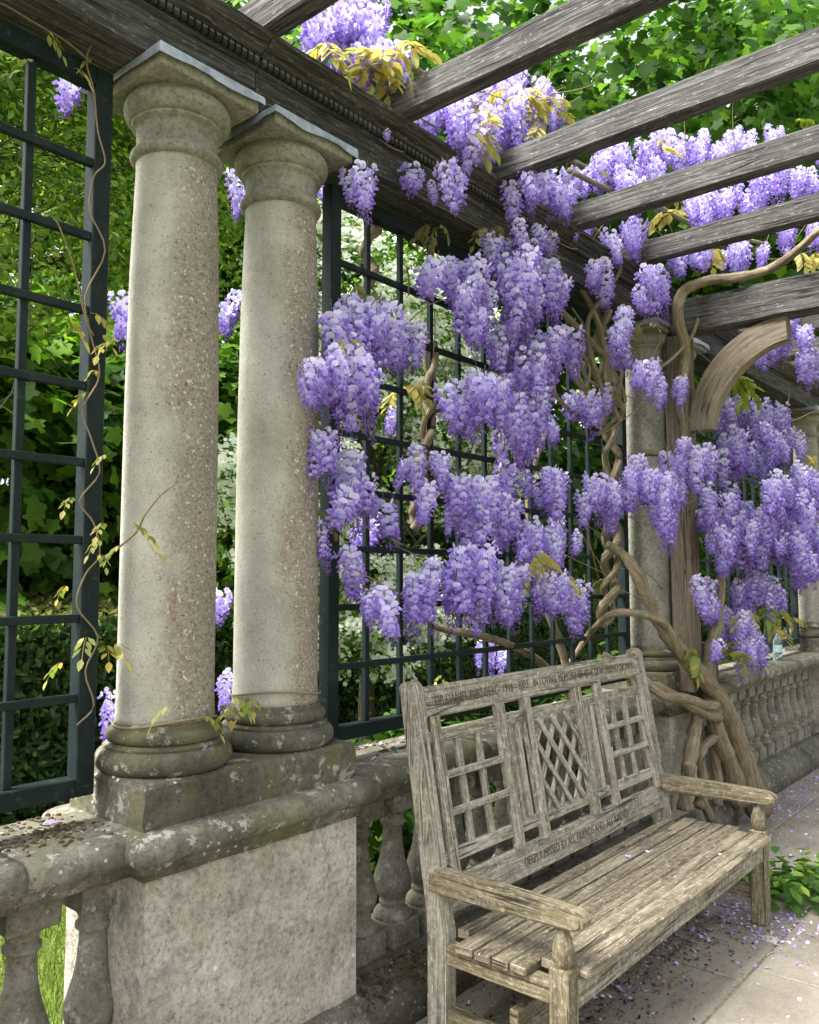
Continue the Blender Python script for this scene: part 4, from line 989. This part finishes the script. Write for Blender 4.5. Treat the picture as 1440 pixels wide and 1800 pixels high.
leaf_spots = [(700, 92, 2.15, 'y', 6), (575, 92, 2.2, 'y', 4), (690, 125, 2.2, 'y', 5), (845, 185, 2.15, 'y', 6), (905, 165, 2.2, 'y', 8), (965, 185, 2.3, 'y', 9), (945, 240, 2.1, 'y', 4), (835, 230, 2.1, 'y', 4), (650, 110, 2.2, 'y', 3),
              (1190, 315, 2.1, 'y', 4), (1180, 370, 2.05, 'y', 3), (1150, 250, 2.3, 'y', 3), (1420, 450, 1.4, 'y', 4), (1260, 440, 1.9, 'y', 2), (930, 975, 2.14, 'y', 4), (985, 1022, 2.16, 'y', 2), (925, 1000, 2.2, 'y', 2), (725, 680, 2.4, 'y', 3),
              (1280, 1140, 1.9, 'g', 4), (1215, 1148, 1.95, 'g', 2), (1350, 1065, 1.9, 'g', 4), (1375, 1080, 1.9, 'y', 4), (1318, 1080, 1.9, 'y', 2), (1290, 660, 2.0, 'g', 5), (1310, 690, 2.0, 'g', 3), (1128, 565, 2.0, 'd', 3), (860, 395, 2.15, 'd', 3), (775, 395, 2.2, 'd', 3), (750, 400, 2.25, 'd', 2),
              (1430, 810, 1.75, 'y', 3), (1380, 1110, 1.9, 'y', 2), (775, 1190, 2.5, 'b', 3), (570, 900, 2.25, 'd', 2), (640, 500, 2.2, 'd', 2), (600, 595, 2.05, 'b', 3), (870, 680, 2.08, 'b', 3), (1085, 700, 2.2, 'd', 2), (1110, 330, 2.1, 'b', 3), (1400, 220, 2.4, 'g', 4), (1050, 290, 2.2, 'b', 2)]
for x, y, Y, k, n in leaf_spots:
    for _ in range(n):
        p = atY(x+random.uniform(-16, 16), y+random.uniform(-12, 12), Y+random.uniform(-.03, .03))
        o = put('leaf', random.choice(LV[k]), wist, p-np.array(wist.location)); s = random.uniform(.65, 1.05)
        o.scale = (s, s, s); o.rotation_euler = (random.gauss(0, .25), random.gauss(0, .25), random.uniform(0, 6.28))

# thin young vine on the open trellis post and the column feet
yv = empty('young_vine', (1.345, 2.37, 1.06), 'thin young wisteria vine winding up the trellis post with small yellow leaves', 'vine')
px_path = [(135, 1275), (165, 1240), (150, 1180), (172, 1120), (135, 1065), (150, 1010), (175, 975), (165, 920), (140, 880), (175, 830), (160, 770), (145, 720), (175, 660), (160, 590), (150, 520), (185, 440), (158, 370), (165, 310), (185, 285), (172, 230), (165, 160), (152, 110), (160, 80), (180, 55), (172, 40)]
wtube(pxy(px_path, [2.37]*18+[2.36]*7), [.0026]*len(px_path), 'stem', 6, 4, 0, 'twig', yv)
wtube(pxy([(175, 985), (205, 965), (240, 935), (255, 905), (285, 868), (308, 850), (312, 820)], [2.36, 2.3, 2.2, 2.15, 2.13, 2.12, 2.12]), [.004, .0038, .0034, .003, .0025, .002, .001], 'stem', 6, 4, 0, 'twig', yv)
wtube(pxy([(160, 110), (120, 75), (70, 45), (20, 15), (0, 5)], [2.36]*5), [.003]*5, 'stem', 5, 4, 0, 'twig', yv)
wtube(pxy([(165, 590), (150, 560), (130, 470), (105, 400), (95, 385)], [2.36]*5), [.0025]*5, 'stem', 5, 4, 0, 'twig', yv)
for x, y in ((190, 605), (180, 590), (205, 600), (172, 650), (160, 690), (190, 800), (130, 875), (185, 920), (180, 950), (240, 935), (225, 920), (215, 960), (120, 1030), (155, 1120), (185, 1135), (200, 1130), (115, 1165), (128, 120), (170, 105), (60, 110), (75, 55), (158, 550), (110, 560), (175, 975)):
    o = put('leaf', random.choice(LV['b']), yv, atY(x, y, 2.355 if x < 200 else 2.2)-np.array(yv.location)); s = random.uniform(.6, .95); o.scale = (s, s, s); o.rotation_euler.z = random.uniform(0, 6.28)
for cx, lab in ((CX[0], None), (CX[1], None)):
    z = 1.245 if cx == CX[0] else 1.285
    pts = [(cx+.162*math.cos(a), YC+.162*math.sin(a), z+.012*math.sin(2*a+cx*3)) for a in np.linspace(2.6, 6.6, 16)]
    wtube(pts, [.004]*16, 'stem', 6, 3, 0, 'twig', yv)
for x, y in ((405, 1225), (420, 1232), (432, 1240), (395, 1240), (410, 1250), (440, 1228), (305, 1240), (355, 1260)):
    o = put('leaf', random.choice(LV['b']), yv, atY(x, y, 2.19)-np.array(yv.location)); s = random.uniform(.7, 1.0); o.scale = (s, s, s); o.rotation_euler.z = random.uniform(0, 6.28)

# ================================================================== small things
# water bottle on the far coping
bx, by = atZ(1368, 1173, .966)[:2]; by = 2.30; bx = atY(1368, 1165, by)[0]
e = empty('water_bottle', (bx, by, .966), 'clear plastic water bottle standing on the far balustrade coping', 'bottle')
k = 1.15
lathe([(.028*k, 0), (.032*k, .006), (.032*k, .05), (.030*k, .055), (.032*k, .06), (.032*k, .14*k), (.028*k, .16*k), (.014*k, .185*k), (.0125*k, .2*k)], 20).obj('body', M['clear'], e)
lathe([(.0328*k, .07), (.0330*k, .072), (.0330*k, .128), (.0328*k, .13)], 20).obj('label', M['label'], e)
lathe([(.015*k, .195*k), (.0155*k, .2*k), (.0155*k, .218*k), (.014*k, .222*k)], 16).obj('cap', M['cap'], e)
# moss cushions on the copings
def moss(label, seqs, seed):
    r = np.random.default_rng(seed); mb = MB()
    for (x, y, z, s) in seqs:
        n = 9; v = []; f = []
        for ring, (rr, zz) in enumerate(((1.1, -.1), (.9, .35), (.5, .6))):
            for k in range(n):
                a = 2*math.pi*k/n; q = rr*r.uniform(.75, 1.25); v.append((x+s*q*math.cos(a), y+s*q*math.sin(a), z+s*zz*r.uniform(.8, 1.2)))
        v.append((x, y, z+s*.66))
        for ring in range(2):
            for k in range(n): f.append((ring*n+k, ring*n+(k+1) % n, (ring+1)*n+(k+1) % n, (ring+1)*n+k))
        for k in range(n): f.append((2*n+k, 2*n+(k+1) % n, 3*n))
        mb.add(v, f, smooth=True)
    o = mb.obj('moss', M['moss']); tag(o, label, 'moss', None, 'stuff'); return o
sq = []
for _ in range(420):
    x = random.choice([random.gauss(1.02, .08), random.gauss(1.24, .05), random.uniform(.75, 1.31)]); y = random.choice([random.uniform(2.3, 2.42), random.uniform(2.22, 2.55)])
    sq.append((x, y, .966, random.choice([.003, .004, .006, .008])))
moss('brown and grey moss cushions scattered on the near coping', sq, 1)
sq = []
for _ in range(80): sq.append((random.uniform(2.32, 2.9), random.uniform(2.32, 2.56), .966, random.choice([.004, .007, .01])))
for _ in range(240):
    x = random.choice([random.gauss(2.4, .05), random.gauss(2.62, .06)]); y = min(2.24, max(2.15, random.gauss(2.2, .03))); sq.append((x, y, .128+(y-2.15)*.8, random.choice([.004, .006, .009])))
moss('moss and debris on the balustrade beside the bench back', sq, 2)
# fallen petals
def petals():
    pts = []
    def strip(px, py, sx, sy, n):
        c = atZ(px, py, 0)
        for _ in range(n): pts.append((c[0]+random.gauss(0, sx), c[1]+random.gauss(0, sy), .004))
    strip(1290, 1600, .22, .10, 260); strip(1350, 1640, .10, .08, 70); strip(1410, 1610, .3, .1, 220); strip(1380, 1420, .6, .12, 330); strip(1430, 1370, .9, .08, 380)
    strip(1150, 1670, .45, .09, 150); strip(880, 1760, .3, .18, 170); strip(1080, 1750, .4, .12, 70); strip(1300, 1750, .9, .4, 60); strip(1400, 1480, .5, .15, 120)
    pts2 = [(x, y, z) for x, y, z in pts if y < 2.1]
    pts2 += [(random.uniform(2.3, 2.9), random.uniform(2.25, 2.5), .975) for _ in range(22)]+[(random.uniform(.9, 1.3), random.uniform(2.25, 2.5), .975) for _ in range(12)]+[(random.uniform(5.9, 7.5), random.uniform(2.2, 2.4), .972) for _ in range(10)]
    random.shuffle(pts2); P = np.array(pts2); n = len(P); N = np.tile([0, 0, 1.], (n, 1))+rng.normal(size=(n, 3))*.45
    C = palette(n, [(.50, .44, .78), (.33, .24, .62), (.62, .57, .8), (.66, .6, .66), (.36, .26, .24)], [.3, .22, .23, .1, .15])
    h_ = n//2; V, Fa, Cv = join([scatter(FLOWER, P[:h_], N[:h_], rng.uniform(.008, .022, h_), C[:h_]), scatter(OVATE, P[h_:], N[h_:], rng.uniform(.01, .028, n-h_), C[h_:])])
    o = put('fallen_petals', np_mesh('fallen_petals', V, Fa, M['petal'], Cv)); tag(o, 'lilac petals fallen on the paving under and around the bench', 'petals', None, 'stuff')
petals()
for (x, y), lab in (((1105, 1505), 'single lilac flower fallen near the middle of the bench seat'), ((1143, 1496), 'pale lilac flower lying on the bench seat beside another'), ((1265, 1502), 'tiny whitish petal on the front slat of the bench')):
    p = atZ(x, y, .432); V, Fa, C = scatter(FLOWER, np.array([p+rng.normal(0, .006, 3)*[1, 1, .2] for _ in range(3)]), np.array([[0, -.3, 1.], [.5, .2, 1], [-.6, .1, .8]]), np.array([.022, .018, .016]), palette(3, [(.55, .47, .82), (.68, .64, .86)]))
    tag(put('fallen_flower', np_mesh('fallen_flower', V, Fa, M['petal'], C)), lab, 'flower', 'flowers on the bench seat')

# dry litter drifted under the bench
n = 2600
P = np.c_[rng.uniform(2.2, 4.3, n), np.clip(rng.normal(1.72, .15, n), 1.2, 2.1), np.full(n, .003)]
V, Fa, C = scatter(OVATE, P, np.tile([0, 0, 1.], (n, 1))+rng.normal(size=(n, 3))*.3, rng.uniform(.006, .022, n), palette(n, [(.05, .036, .022), (.09, .065, .04), (.03, .024, .016), (.14, .1, .06)]))
o = put('leaf_litter', np_mesh('leaf_litter', V, Fa, M['grass'], C)); tag(o, 'dark dry litter and bud scales drifted under the bench', 'litter', None, 'stuff')
